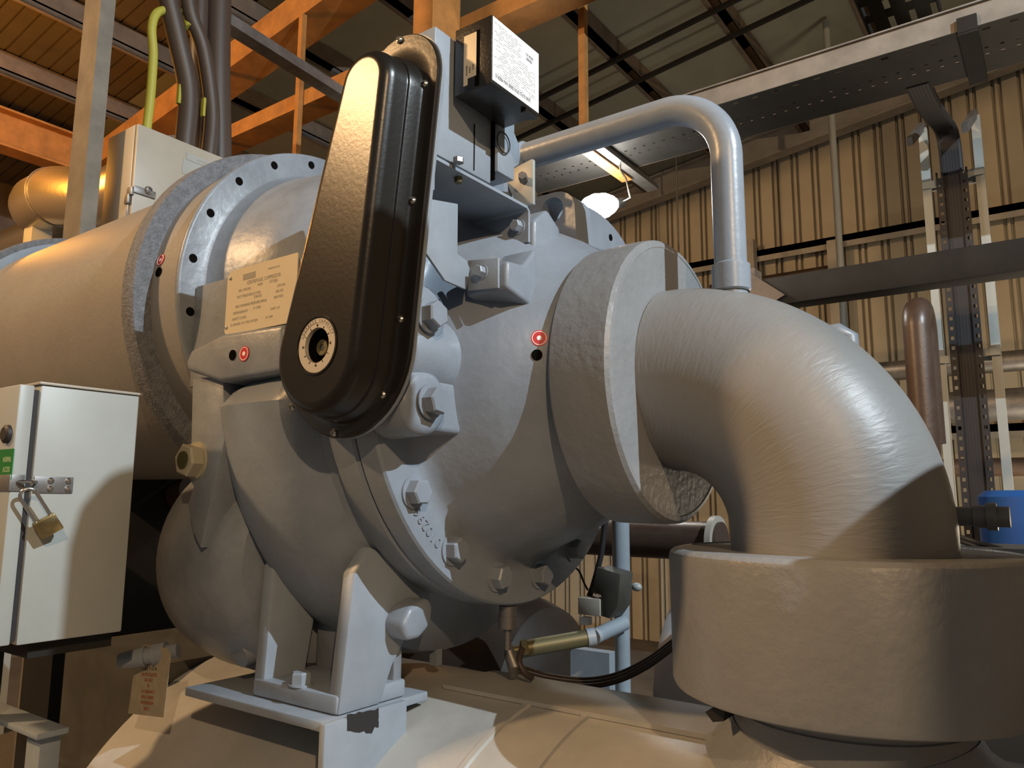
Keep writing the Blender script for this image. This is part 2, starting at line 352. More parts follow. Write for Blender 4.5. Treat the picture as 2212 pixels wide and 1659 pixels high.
# ------------------------------------------------------------------ compressor
SZ = 0.015
comp = thing('centrifugal_compressor', 'big grey cast centrifugal compressor with rounded volute, bolted suction housing and foot', 'compressor', (-0.5, 0, -0.58))
def scroll(a):  # radius grows towards the bottom and far side; a=0 top
    return 1.0
m = MB()
VP = [(-0.425, 0.44), (-0.425, 0.472), (-0.43, 0.476), (-0.485, 0.474), (-0.50, 0.466), (-0.515, 0.470), (-0.53, 0.49), (-0.55, 0.508), (-0.59, 0.520), (-0.66, 0.525), (-0.73, 0.518), (-0.79, 0.49), (-0.83, 0.44), (-0.85, 0.36), (-0.85, 0.0)]
rows = []; SEG = 96
for h, r in VP:
    row = []
    for k in range(SEG):
        a = 2*PI*k/SEG   # 0 = +Y, 90 = +Z
        g = 0.0
        # the scroll swells under the machine towards the far side
        aa = math.degrees(a)
        g = 0.16*max(0.0, math.sin(math.radians((aa-195)*180/170)))**1.5 if 195 < aa < 365 else 0.0
        up = min(1.0, max(0.0, (188-aa)/13)) if aa > 90 else 1.0
        up = up*up*(3-2*up)
        if aa > 345: up = (aa-345)/15
        g -= 0.26*up
        kf = min(1.0, max(0.0, (-0.50-h)/0.10)) if h > -0.84 else 0.4
        rr = r*(1+g*kf)
        row.append(V(h, rr*math.cos(a), SZ+rr*math.sin(a)))
    rows.append(row)
vs = m.quadgrid(rows)
m.obj('volute_casing', 'cast', comp)
# suction housing: flange + dome + neck
m = MB()
m.lathe([(-0.424, 0.30), (-0.424, 0.470), (-0.419, 0.474), (-0.374, 0.474), (-0.369, 0.470), (-0.368, 0.405), (-0.366, 0.392), (-0.356, 0.378), (-0.335, 0.368), (-0.30, 0.352), (-0.25, 0.332), (-0.20, 0.306), (-0.15, 0.272), (-0.115, 0.25), (-0.09, 0.245)], (0, 0, SZ), (1, 0, 0), 96)
hous = m.obj('suction_housing', 'cast', comp)
# raised bolt bosses and vane shaft boss on the near side
def polar(a, r, x): return V(x, r*math.cos(math.radians(a)), 0.03+r*math.sin(math.radians(a)))
m = MB()
for a in (173, 193):
    c = polar(a, 0.434, -0.372); m.lathe([(0, 0.062), (0.085, 0.058), (0.097, 0.052), (0.1, 0.0)], c, (1, 0, 0), 32)
m.box((-0.372, -0.46, -0.118), (-0.285, -0.30, -0.02)); m.box((-0.372, -0.47, -0.095), (-0.30, -0.43, -0.035))
m.obj('flange_boss', 'cast', comp, bevel=0.012, seg=3)
m = MB(); m.lathe([(0.0, 0.085), (0.14, 0.085), (0.17, 0.078), (0.19, 0.06)], (-0.355, -0.30, 0.022), (0, -1, 0), 40)
m.obj('vane_shaft_boss', 'cast', comp)
# flange bolts
bolt0 = None
for k in range(17):
    a = -61.4-20.8*k
    fr = ((a+360) % 360)
    front = abs(fr-173) < 6 or abs(fr-193.8) < 8
    x = -0.27 if front else -0.368
    c = polar(a if not front else (173 if abs(fr-173) < 6 else 193), 0.434, x)
    m = MB(); m.lathe([(0, 0.031), (0.003, 0.031)], c, (1, 0, 0), 28); m.hexa(c+V(0.003, 0, 0), (1, 0, 0), 0.042, 0.024, rot=random.uniform(0, 1))
    m.obj('flange_bolt', 'cast', comp)
# casting number on the flange face
m = MB(); num = '010296'
for i, ch in enumerate(num):
    a = 230.6-i*2.1; rr = 0.447
    ctr = polar(a, rr, -0.3675); rad = V(0, math.cos(math.radians(a)), math.sin(math.radians(a))); tan = V(0, math.sin(math.radians(a)), -math.cos(math.radians(a)))
    m.text(ch, 0.030, ctr-rad*0.010, tan, rad, 'CENTER', 0.003)
m.obj('casting_number', 'cast', comp)
# lifting lug
L2 = [at(u, v, 'Y', 0.0) for u, v in ((1130, 470), (1140, 444), (1150, 434), (1170, 427), (1205, 418), (1220, 417), (1232, 421), (1241, 430), (1246, 445), (1252, 560), (1130, 575))]
hc = at(1197, 457, 'Y', 0.0)
m = MB(); m.holed([(p.x, p.z) for p in L2], (hc.x, hc.z), 0.030, 'Y', -0.01, 0.06, 48); m.obj('lifting_lug', 'cast', comp)
# discharge flange behind, two open bolt holes
m = MB(); fc = V(-0.404, 0.345, 0.20)
m.lathe([(0, 0.20), (0, 0.341), (0.004, 0.345), (0.03, 0.345), (0.034, 0.341), (0.034, 0.20)], fc, (1, 0, 0), 64, caps=False)
m.lathe([(0, 0.24), (0.05, 0.23), (0.12, 0.2), (0.2, 0.2)], fc, (1, 0, 0), 48, caps=False)
m.obj('discharge_flange', 'cast', comp)
for u, v in ((1319, 513), (1268, 490)):
    p = at(u, v, 'X', -0.3695); m = MB(); m.lathe([(0, 0.0095), (0.001, 0.0095)], p, (1, 0, 0), 20); m.obj('bolt_hole', 'hole', comp)
# gear casing between volute and motor
GZ = 0.27
m = MB()
m.lathe([(-1.052, 0.30), (-1.052, 0.452), (-1.048, 0.456), (-1.038, 0.456), (-1.034, 0.452), (-1.034, 0.402), (-1.028, 0.39), (-1.012, 0.381), (-0.98, 0.376), (-0.86, 0.362), (-0.78, 0.33), (-0.72, 0.27), (-0.69, 0.18), (-0.68, 0.0)], (0, 0, GZ), (1, 0, 0), 96)
m.box((-1.03, -0.412, 0.02), (-0.60, -0.1, 0.262))
m.obj('gear_casing', 'castdark', comp, bevel=0.008, seg=3)
for i in range(12):
    a = math.radians(102+i*17.5) if i < 8 else math.radians(102-17.5*(i-7))
    c = V(-1.0335, 0.427*math.cos(a), GZ+0.427*math.sin(a))
    m = MB(); m.lathe([(0, 0.0105), (0.001, 0.0105)], c, (1, 0, 0), 20); m.obj('bolt_hole', 'hole', comp)
# bearing pocket under the nameplate
m = MB(); m.prism([(-0.908, 0.055), (-0.89, 0.08), (-0.777, 0.101), (-0.58, 0.096), (-0.58, 0.004), (-0.775, 0.0), (-0.90, 0.035)], 'Y', -0.50, -0.15)
m.obj('bearing_pocket', 'castdark', comp, bevel=0.012, seg=3)
def disc(name, c, n, r, mt, parent, th=0.002):
    m = MB(); m.lathe([(0, r), (th, r)], c, n, 32); return m.obj(name, mt, parent)
def check_sticker(c, n, up, parent):
    n = Vector(n); s = disc('inspection_sticker', c, n, 0.0155, 'red', parent, 0.0012); s['label'] = 'round red sticker with pale centre'
    disc('sticker_centre', Vector(c)+n*0.0012, n, 0.0045, 'white', s, 0.0005)
    m = MB(); m.lathe([(0, 0.0122), (0.0005, 0.0122), (0.0005, 0.0135), (0, 0.0135)], Vector(c)+n*0.0012, n, 32, caps=False); m.obj('sticker_ring', 'white', s)
check_sticker(at(528, 764, 'Y', -0.5005), (0, -1, 0), (0, 0, 1), comp)
disc('plug_hole', at(503, 767, 'Y', -0.5005), (0, -1, 0), 0.0105, 'hole', comp)
# sticker and plug on the suction housing shoulder
def on_housing(u, v):
    # march the sight line to the housing dome
    d = fwd+rgt*((u-CX)/FPX)-upv*((v-CY)/FPX); P = [(-0.335, 0.368), (-0.30, 0.352), (-0.25, 0.332), (-0.20, 0.306), (-0.15, 0.272), (-0.115, 0.25), (-0.09, 0.245)]
    t = 0.6
    while t < 3:
        q = CAM+d*t; r = math.hypot(q.y, q.z-SZ)
        for (xa, ra), (xb, rb) in zip(P, P[1:]):
            if xa <= q.x <= xb:
                rr = ra+(rb-ra)*(q.x-xa)/(xb-xa)
                if r <= rr:
                    sl = (rb-ra)/(xb-xa); n = V(-sl, q.y/r, (q.z-SZ)/r).normalized(); return q, n
        t += 0.002
    return CAM+d*1.5, V(1, 0, 0)
q, n = on_housing(1165, 731); check_sticker(q+n*0.001, n, (0, 0, 1), comp)
q, n = on_housing(1160, 767); disc('plug_hole', q+n*0.001, n, 0.010, 'hole', comp)
# nameplate
ny = -0.4135
A, B, C_, D = [at(u, v, 'Y', ny) for u, v in ((487, 722), (604, 706), (642, 546), (524, 580))]
npx = (B-A).normalized(); x0 = A.x; x1 = A.x+0.245; z0 = A.z-0.004; z1 = D.z
m = MB(); m.prism([(x0, z0+0.008), (x0+0.008, z0), (x1, z0), (x1, z1), (x0+0.012, z1), (x0, z1-0.012)], 'Y', ny-0.003, ny)
plate = m.obj('nameplate', 'cream', comp); plate['label'] = 'cream riveted nameplate with worn print'
PW, PH = x1-x0, z1-z0
def ptext(mb, s, fx, fz, size, al='LEFT', xs=1.0): mb.text(s, size, (x0+fx*PW, ny-0.0031, z0+fz*PH), (1, 0, 0), (0, 0, 1), al, 0.0006, xs)
m = MB()
m.box((x0+0.24*PW, ny-0.0036, z0+0.80*PH), (x0+0.42*PW, ny-0.003, z0+0.89*PH))
m.obj('maker_mark', 'greyink', plate)
m = MB()
ptext(m, 'CENTRIFUGAL COMPRESSOR', 0.30, 0.715, 0.0125, xs=0.72); ptext(m, 'MADE IN U.S.A.', 0.60, 0.86, 0.006)
ptext(m, 'SER. MODEL', 0.18, 0.63, 0.0085); ptext(m, 'PWR', 0.46, 0.65, 0.0085); ptext(m, '17/19JA', 0.62, 0.65, 0.0095)
ptext(m, 'TEST PRESSURE (LOW)', 0.16, 0.535, 0.0085); ptext(m, '270 PSI', 0.74, 0.56, 0.0085); ptext(m, '(HIGH)', 0.42, 0.48, 0.0085); ptext(m, '300 PSI', 0.72, 0.48, 0.0085)
ptext(m, 'MAX WORKING PRESSURE (HIGH)', 0.15, 0.39, 0.0085, xs=0.85); ptext(m, '200 PSIG', 0.70, 0.40, 0.0085)
ptext(m, 'REFRIGERANT', 0.12, 0.295, 0.0085); ptext(m, 'R 134A', 0.42, 0.31, 0.0085)
ptext(m, 'SAFETY CODE', 0.11, 0.205, 0.008); ptext(m, 'UNIT 1/2', 0.66, 0.24, 0.008)
ptext(m, 'IS APPLIED TO THE SYSTEM', 0.09, 0.12, 0.008); ptext(m, 'R 134A', 0.60, 0.13, 0.008)
m.obj('nameplate_print', 'greyink', plate)
for fx, fz in ((0.03, 0.12), (0.05, 0.88)):
    m = MB(); m.sphere((x0+fx*PW, ny-0.004, z0+fz*PH), 0.004, 12, 8, (1, 0.6, 1)); m.obj('rivet', 'screw', plate)
# rib leg under the bearing pocket with the sight glass
rb2 = [at(u, v, 'Y', -0.478) for u, v in ((415, 815), (482, 815), (484, 950), (432, 1185), (416, 1150), (404, 1090), (417, 1052), (402, 1022), (400, 985), (412, 955))]
m = MB(); m.prism([(p.x, p.z) for p in rb2], 'Y', -0.478, -0.30)
m.obj('casing_rib', 'castdark', comp, bevel=0.004)
sgc = V(at(424, 995, 'Y', -0.478).x, -0.478, at(424, 995, 'Y', -0.478).z)
m = MB(); m.lathe([(0, 0.040), (0.004, 0.039)], sgc, (0, -1, 0), 32); m.hexa(sgc+V(0, -0.004, 0), (0, -1, 0), 0.062, 0.026, rot=0.3); sg = m.obj('sight_glass', 'palebrass', comp)
m = MB(); m.lathe([(0, 0.019), (0.003, 0.018)], sgc+V(0, -0.0300, 0), (0, -1, 0), 28); m.obj('sight_glass_lens', 'glass', sg)
# oil sump
m = MB(); m.lathe([(-0.30, 0.0), (-0.295, 0.06), (-0.27, 0.13), (-0.22, 0.195), (-0.15, 0.24), (-0.06, 0.258), (0.08, 0.262), (0.12, 0.25), (0.148, 0.225), (0.158, 0.19), (0.158, 0.0)], (-0.92, -0.20, -0.37), (1, 0, 0), 64)
m.obj('oil_sump', 'castdark', comp)
# drain boss and oil charging valve under the sump
m = MB()
vb = V(-0.83, -0.36, -0.555)
m.lathe([(-0.06, 0.034), (0.0, 0.032), (0.02, 0.026)], vb, (0, -1, -0.35), 24); m.obj('drain_boss', 'castdark', comp)
e0, e1 = at(385, 1405, 'Y', -0.42), at(258, 1428, 'Y', -0.50)
dv = (e1-e0)
m = MB(); m.tube([e0+dv*t for t in (0, 0.2, 0.2001, 0.42, 0.4201, 0.55, 0.5501, 0.6, 0.6001, 1.0)], [0.016, 0.016, 0.024, 0.024, 0.018, 0.018, 0.022, 0.022, 0.021, 0.016], 16)
m.obj('oil_charging_valve', 'castdark', comp)
# pedestal foot
FX0, FX1, FY, FZ = -0.752, -0.497, -0.40, -0.625
wb = [at(u, v, 'X', FX1) for u, v in ((735, 1545), (766, 1240), (800, 1180), (925, 1245), (932, 1300), (872, 1390), (848, 1440), (822, 1535))]
wb[0].y = FY; wb[0].z = FZ; wb[-1].z = FZ
m = MB(); m.prism([(p.y, p.z) for p in wb], 'X', FX1-0.034, FX1); m.obj('pedestal_web', 'plate', comp, bevel=0.006)
m = MB(); m.prism([(FY, FZ), (FY+0.10, FZ), (FY+0.14, -0.40), (FY+0.14, -0.34), (FY+0.05, -0.33), (FY+0.012, -0.37)], 'X', FX0, FX0+0.034); m.obj('pedestal_web', 'plate', comp, bevel=0.006)
m = MB(); m.box((FX0+0.003, FY-0.002, FZ), (FX1-0.004, FY+0.18, FZ+0.034)); m.obj('pedestal_base', 'plate', comp, bevel=0.006)
m = MB(); m.box((FX0+0.01, FY+0.15, FZ+0.02), (FX1-0.01, FY+0.175, -0.36)); m.obj('pedestal_back', 'castdark', comp, bevel=0.006)
bc = at(650, 1480, 'Z', FZ+0.034)
m = MB(); m.lathe([(0, 0.024), (0.003, 0.024)], bc, (0, 0, 1), 28); m.hexa(bc+V(0, 0, 0.003), (0, 0, 1), 0.034, 0.022, rot=0.4); m.obj('foot_bolt', 'plate', comp)
# jacking ear beside the foot
m = MB(); ep = [at(u, v, 'X', FX1+0.04) for u, v in ((872, 1385), (862, 1350), (878, 1312), (905, 1298), (922, 1290), (931, 1310), (925, 1350), (900, 1380))]
m.prism([(p.y, p.z) for p in ep], 'X', FX1-0.02, FX1+0.05); m.obj('jacking_ear', 'cast', comp, bevel=0.012, seg=3)
# drain line below the flange
m = MB(); d0 = at(1097, 1300, 'Y', -0.02); m.lathe([(0.0, 0.012), (0.008, 0.012), (0.0081, 0.019), (0.03, 0.019), (0.0301, 0.021), (0.055, 0.021), (0.0551, 0.008), (0.10, 0.007)], d0, (0, 0, -1), 20)
m.obj('drain_fitting', 'galv', comp)

# ------------------------------------------------------------------ drive motor
mot = thing('drive_motor', 'long lagged grey cylindrical motor running off to the left behind the gear casing', 'motor', (-1.8, 0, -0.2))
m = MB(); m.lathe([(-2.40, 0.445), (-1.215, 0.445)], (0, 0, GZ), (1, 0, 0), 96); m.obj('motor_shell', 'motor', mot)
m = MB(); m.lathe([(-1.225, 0.44), (-1.225, 0.489), (-1.1785, 0.489), (-1.1745, 0.487), (-1.174, 0.44)], (0, 0, GZ), (1, 0, 0), 96, caps=False); m.obj('lagging_edge', 'foam', mot)
m = MB(); m.lathe([(-1.23, 0.443), (-1.0525, 0.443)], (0, 0, GZ), (1, 0, 0), 96); m.obj('motor_end_frame', 'motor', mot)
m = MB(); m.lathe([(-2.60, 0.40), (-2.60, 0.495), (-2.455, 0.495), (-2.45, 0.49), (-2.45, 0.44)], (0, 0, GZ), (1, 0, 0), 96); m.obj('motor_end_cover', 'foam', mot)
m = MB(); m.lathe([(-2.45, 0.44), (-2.45, 0.47), (-2.43, 0.47), (-2.43, 0.44)], (0, 0, GZ), (1, 0, 0), 96, caps=False); m.obj('motor_end_ring', 'ring', mot)
def on_cyl(u, v, y0, z0, R):
    d = fwd+rgt*((u-CX)/FPX)-upv*((v-CY)/FPX); t = 0.3
    while t < 6:
        q = CAM+d*t
        if math.hypot(q.y-y0, q.z-z0) <= R:
            n = V(0, q.y-y0, q.z-z0).normalized(); return q, n
        t += 0.002
    return CAM+d*2, V(0, -1, 0)
q, n = on_cyl(348, 562, 0, GZ, 0.443); check_sticker(q+n*0.001, n, (0, 0, 1), mot)
q, n = on_cyl(344, 588, 0, GZ, 0.443); disc('plug_hole', q+n*0.001, n, 0.012, 'hole', mot)
m = MB(); m.box((-2.25, -0.2, FLOOR), (-2.05, 0.25, GZ-0.38)); m.box((-2.4, -0.3, FLOOR), (-1.9, 0.35, FLOOR+0.03)); m.obj('motor_stand', 'darksteel', mot)

# ------------------------------------------------------------------ suction elbow with its two lagged flanges
EX, ER, ERB = 0.288, 0.178, 0.288
el = thing('suction_elbow', 'fat grey lagged suction pipe bending down between two thick round lagged flanges', 'pipe elbow', (EX, 0, -0.62))
m = MB(); path = [V(-0.002, 0, 0)]+[V(ERB*math.sin(a), 0, -ERB+ERB*math.cos(a)) for a in [math.radians(3+87*k/30) for k in range(31)]]+[V(EX, 0, -0.32)]
m.tube(path, ER, 72); m.obj('elbow', 'elbow', el)
m = MB(); m.lathe([(-0.125, 0.20), (-0.125, 0.272), (-0.118, 0.279), (-0.03, 0.281), (-0.008, 0.279), (-0.001, 0.273), (0.0, 0.265), (-0.0015, 0.2635), (-0.0015, 0.15)], (0, 0, 0), (1, 0, 0), 96); m.obj('flange_lagging', 'insul', el)
m = MB(); m.lathe([(-0.544, 0.15), (-0.544, 0.270), (-0.540, 0.279), (-0.531, 0.283), (-0.33, 0.285), (-0.322, 0.283), (-0.317, 0.277), (-0.315, 0.268), (-0.3175, 0.265), (-0.3175, 0.12)], (EX, 0, 0), (0, 0, 1), 96); m.obj('flange_lagging', 'insul', el)

# ------------------------------------------------------------------ hot gas pipe
hg = thing('hot_gas_pipe', 'slim grey gloss pipe arching over from behind the actuator down onto the elbow', 'pipe', (0.12, -0.03, 0.16))
HY = -0.02; HZ = 0.555
m = MB(); pts = [V(-0.42, HY, HZ), V(0.0, HY, HZ)]+arc((0.0, HY, HZ-0.125), (0, 0, 1), (1, 0, 0), 0.125, 6, 90, 14)+[V(0.125, HY, 0.14)]
m.tube(pts, 0.0305, 28); m.obj('pipe_run', 'ring', hg)
m = MB(); m.lathe([(0, 0.033), (0.003, 0.036), (0.052, 0.036), (0.056, 0.0305)], (0.125, HY, 0.155), (0, 0, 1), 28, caps=False); m.obj('pipe_collar', 'ring', hg)
m = MB(); m.lathe([(0, 0.0335), (0.05, 0.036), (0.055, 0.0305)], (-0.40, HY, HZ), (1, 0, 0), 28, caps=False); m.obj('pipe_collar', 'ring', hg)
# support plate with a bolt for the pipe
sp = [at(u, v, 'Y', HY-0.04) for u, v in ((1098, 400), (1098, 372), (1150, 345), (1154, 345), (1154, 442), (1120, 448))]
m = MB(); m.prism([(p.x, p.z) for p in sp], 'Y', HY-0.045, HY-0.035); m.obj('support_plate', 'cab', hg, bevel=0.002)
bp_ = at(1132, 390, 'Y', HY-0.045); m = MB(); m.hexa(bp_, (0.5, -1, 0), 0.018, 0.03); m.obj('support_bolt', 'galv', hg)

# ------------------------------------------------------------------ evaporator shell below
ev = thing('evaporator_shell', 'large pale horizontal vessel under the compressor with raised seams and a nozzle', 'vessel', (0, 0, FLOOR))
EY, EZ, EVR = 0.0, -1.234, 0.60
m = MB(); m.lathe([(-1.27, 0.3), (-1.27, EVR-0.004), (-1.266, EVR), (1.22, EVR), (1.224, EVR-0.004), (1.224, 0.3)], (0, EY, EZ), (1, 0, 0), 128); m.obj('shell', 'shell', ev)
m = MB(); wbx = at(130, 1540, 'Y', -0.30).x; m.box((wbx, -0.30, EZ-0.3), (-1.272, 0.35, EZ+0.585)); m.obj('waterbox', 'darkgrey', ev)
for xr in (-0.165, -0.30):
    m = MB(); m.lathe([(xr-0.012, EVR-0.002), (xr-0.006, EVR+0.004), (xr+0.006, EVR+0.004), (xr+0.012, EVR-0.002)], (0, EY, EZ), (1, 0, 0), 128, caps=False); m.obj('shell_seam', 'shell', ev)
# longitudinal cover strip
a0 = math.radians(101)
m = MB(); rows = []
for xx in (-0.52, 0.10):
    rows.append([V(xx, EY+(EVR+dr)*math.cos(aa), EZ+(EVR+dr)*math.sin(aa)) for aa, dr in ((math.radians(70), 0.001), (math.radians(70), 0.01), (math.radians(80), 0.01), (math.radians(90), 0.01), (math.radians(98), 0.01), (math.radians(98), 0.001))])
m.quadgrid(rows, closed=False); m.obj('cover_strip', 'shell', ev)
m = MB(); m.lathe([(-0.80, 0.185), (-0.60, 0.185), (-0.577, 0.183), (-0.575, 0.179), (-0.5435, 0.179)], (EX, 0, 0), (0, 0, 1), 72, caps=False)
nz = m.obj('nozzle', 'insul', ev)
m = MB(); rows = []
for k in range(73):
    a = 2*PI*k/72; row = []
    for r_, lift in ((0.186, 0.045), (0.20, 0.02), (0.225, 0.004), (0.24, -0.004)):
        xx, yy = EX+r_*math.cos(a), r_*math.sin(a); row.append(V(xx, yy, EZ+math.sqrt(max(0.0, (EVR+lift)**2-yy*yy))))
    rows.append(row)
m.quadgrid(rows, closed=False); m.obj('nozzle_saddle', 'insul', ev)
bk = [at(u, v, 'Y', -0.13) for u, v in ((1528, 1535), (1570, 1530), (1568, 1555), (1545, 1557))]
m = MB(); m.prism([(p.x, p.z) for p in bk], 'Y', -0.14, -0.02); m.obj('nozzle_gusset', 'rubber', ev)
# bracket: horizontal foot plate and vertical end plate
fa, fb, fc_ = [at(u, v, 'Z', FZ-0.001) for u, v in ((380, 1488), (440, 1484), (700, 1562))]
m = MB(); m.box((fa.x, fc_.y, FZ-0.019), (FX1+0.002, FY+0.24, FZ-0.001)); fp = m.obj('foot_plate', 'plate', ev, bevel=0.003)
XE = FX1+0.003
e_ = [at(u, v, 'X', XE+0.016) for u, v in ((702, 1568), (880, 1513), (880, 1575), (850, 1659))]
m = MB(); m.prism([(e_[0].y, FZ-0.001), (e_[1].y, FZ-0.001), (e_[1].y, -0.74), (e_[0].y, -0.95)], 'X', XE, XE+0.016); ep_ = m.obj('end_plate', 'plate', ev, bevel=0.003)
tp = [at(u, v, 'X', XE+0.017) for u, v in ((750, 1544), (818, 1531), (818, 1577), (750, 1581))]
random.seed(3); m = MB(); out = []
for i in range(4):
    p, q = tp[i], tp[(i+1) % 4]
    for k in range(8):
        t = k/8; jj = 0.0035 if i == 2 else 0.001
        out.append((p.y+(q.y-p.y)*t+random.uniform(-jj, jj), p.z+(q.z-p.z)*t+random.uniform(-jj, jj)*2))
m.prism(out, 'X', XE+0.016, XE+0.0168); m.obj('tape_patch', 'rubber', ep_)
m = MB(); bb = at(655, 1587, 'Y', FY); m.hexa(V(bb.x, FY+0.02, FZ-0.0195), (0, 0, -1), 0.034, 0.02); m.obj('plate_nut', 'rubber', ev)
m = MB(); m.box((-0.9, -0.45, FLOOR), (-0.75, 0.45, EZ-0.35)); m.obj('saddle_stand', 'darksteel', ev)
m = MB(); m.box((0.85, -0.45, FLOOR), (1.0, 0.45, EZ-0.35)); m.obj('saddle_stand', 'darksteel', ev)

# ------------------------------------------------------------------ capacity actuator (black cover, mount, housing, brackets)
act = thing('vane_actuator', 'tall black crackle-finish actuator cover with round capacity dial, on grey brackets', 'actuator', (-0.40, -0.5, 0.02))
def taper(c1, r1, c2, r2, n=28):
    """outline of two circles and their common tangents, in XZ"""
    d = math.hypot(c2[0]-c1[0], c2[1]-c1[1]); th = math.atan2(c2[1]-c1[1], c2[0]-c1[0]); ph = math.acos((r1-r2)/d); out = []
    for k in range(n+1):
        a = th+ph+(2*PI-2*ph)*k/n; out.append((c1[0]+r1*math.cos(a), c1[1]+r1*math.sin(a)))
    for k in range(n+1):
        a = th-ph+2*ph*k/n; out.append((c2[0]+r2*math.cos(a), c2[1]+r2*math.sin(a)))
    full = []
    for i, p in enumerate(out):
        q = out[(i+1) % len(out)]; full.append(p)
        if i in (n, 2*n+1):
            for k in range(1, 14): full.append((p[0]+(q[0]-p[0])*k/14, p[1]+(q[1]-p[1])*k/14))
    return full
C1, C2 = (-0.403, 0.028), (-0.288, 0.490)
D1, D2 = (-0.391, 0.006), (-0.297, 0.462)
def loop(y, c1, r1, c2, r2): return [V(p[0], y, p[1]) for p in taper(c1, r1, c2, r2)]
def lerp2(a, b, t): return (a[0]+(b[0]-a[0])*t, a[1]+(b[1]-a[1])*t)
m = MB()
lev = [(-0.494, 0, 0.158, 0.091), (-0.500, 0, 0.158, 0.091), (-0.5015, 0, 0.156, 0.089), (-0.5022, 0.5, 0.136, 0.082), (-0.5026, 1, 0.116, 0.073), (-0.5045, 1, 0.1125, 0.0695), (-0.510, 1, 0.1105, 0.0675), (-0.530, 1, 0.109, 0.066), (-0.5325, 1, 0.1075, 0.0645), (-0.5335, 1, 0.1045, 0.0615), (-0.536, 1, 0.1035, 0.0605), (-0.560, 1, 0.1025, 0.0595), (-0.570, 1, 0.0995, 0.0565), (-0.577, 1, 0.093, 0.050), (-0.580, 1, 0.085, 0.042), (-0.580, 1, 0.082, 0.039)]
rows = [loop(y, lerp2(C1, D1, t), ra, lerp2(C2, D2, t), rb) for y, t, ra, rb in lev]
# front face with the dial opening
dc = at(683.5, 745.5, 'Y', -0.58); DR = 0.047
n_ = len(rows[-1]); cc = (dc.x, dc.z)
ring = []
for p in rows[-1]:
    a = math.atan2(p.z-cc[1], p.x-cc[0]); ring.append(a)
for fr_ in (0.5,):
    pass
inner = [V(cc[0]+DR*math.cos(a), -0.580, cc[1]+DR*math.sin(a)) for a in ring]
rows.append(inner)
rows.append([V(cc[0]+(DR-0.001)*math.cos(a), -0.576, cc[1]+(DR-0.001)*math.sin(a)) for a in ring])
m.quadgrid(rows)
cover = m.obj('actuator_cover', 'black', act); cover['label'] = 'tapered black crackle cover'
m = MB(); m.lathe([(0, 0.0475), (0.0012, 0.0475), (0.0012, 0.0510), (0, 0.0510)], (cc[0], -0.5805, cc[1]), (0, -1, 0), 64, caps=False); m.obj('dial_bezel', 'black', cover)
m = MB(); m.lathe([(0, 0.0300), (0, 0.0465), (0.002, 0.0465), (0.002, 0.0300), (0, 0.0300)], (cc[0], -0.5775, cc[1]), (0, -1, 0), 64, caps=False)
m.lathe([(0, 0.030), (-0.028, 0.030)], (cc[0], -0.5775, cc[1]), (0, -1, 0), 48, caps=False)
dial = m.obj('capacity_dial', 'dialwhite', cover); dial['label'] = 'pale ring dial lettered INCREASE CAPACITY'
m = MB(); m.lathe([(0, 0.0297), (0.022, 0.0297)], (cc[0], -0.5500, cc[1]), (0, -1, 0), 48, caps=False); m.lathe([(0, 0.0298), (0.001, 0.0298)], (cc[0], -0.5490, cc[1]), (0, -1, 0), 48); m.obj('dial_well', 'hole', dial)
dy = -0.5797
m = MB()
for k in range(12):
    a = math.radians(90-30*k); big = k % 3 == 0; ca, sa = math.cos(a), math.sin(a)
    if big:
        t1, t2 = (0.0308, 0.0355)
        tip = V(cc[0]+t1*ca, 0, cc[1]+t1*sa); b1 = V(cc[0]+t2*ca-0.0026*sa, 0, cc[1]+t2*sa+0.0026*ca); b2 = V(cc[0]+t2*ca+0.0026*sa, 0, cc[1]+t2*sa-0.0026*ca)
        m.prism([(tip.x, tip.z), (b1.x, b1.z), (b2.x, b2.z)], 'Y', dy-0.0006, dy)
    else:
        m.bar((cc[0]+0.0305*ca, dy-0.0003, cc[1]+0.0305*sa), (cc[0]+0.0345*ca, dy-0.0003, cc[1]+0.0345*sa), 0.0006, 0.0011, (ca*0-sa, 0, ca))
m.obj('dial_marks', 'ink', dial)
m = MB(); s = 'INCREASE CAPACITY'
for i, ch in enumerate(s):
    a = math.radians(156-i*(132/16)); rr = 0.0398
    if ch != ' ': m.text(ch, 0.0066, (cc[0]+rr*math.cos(a), dy-0.0001, cc[1]+rr*math.sin(a)), (math.sin(a), 0, -math.cos(a)), (math.cos(a), 0, math.sin(a)), 'CENTER', 0.0005)
pr = None
for k in range(24):
    a0_, a1_ = math.radians(158-5.6*k), math.radians(158-5.6*(k+1)); rr = 0.0383
    m.bar((cc[0]+rr*math.cos(a0_), dy-0.0002, cc[1]+rr*math.sin(a0_)), (cc[0]+rr*math.cos(a1_), dy-0.0002, cc[1]+rr*math.sin(a1_)), 0.0004, 0.0005, (0, -1, 0))
m.obj('dial_lettering', 'greyink', dial)
kc = at(703, 752, 'Y', -0.555); kc = V(kc.x, -0.5505, kc.z)
m = MB(); m.lathe([(0, 0.0150), (0.010, 0.0150), (0.0125, 0.0135), (0.0125, 0.006), (0.006, 0.006), (0.006, 0.0)], kc, (0, -1, 0), 32); m.obj('shaft_nut', 'olivebrass', act)
m = MB(); m.hexa(kc+V(0, -0.0062, 0), (0, -1, 0), 0.011, 0.006); m.obj('socket_screw', 'ink', act)
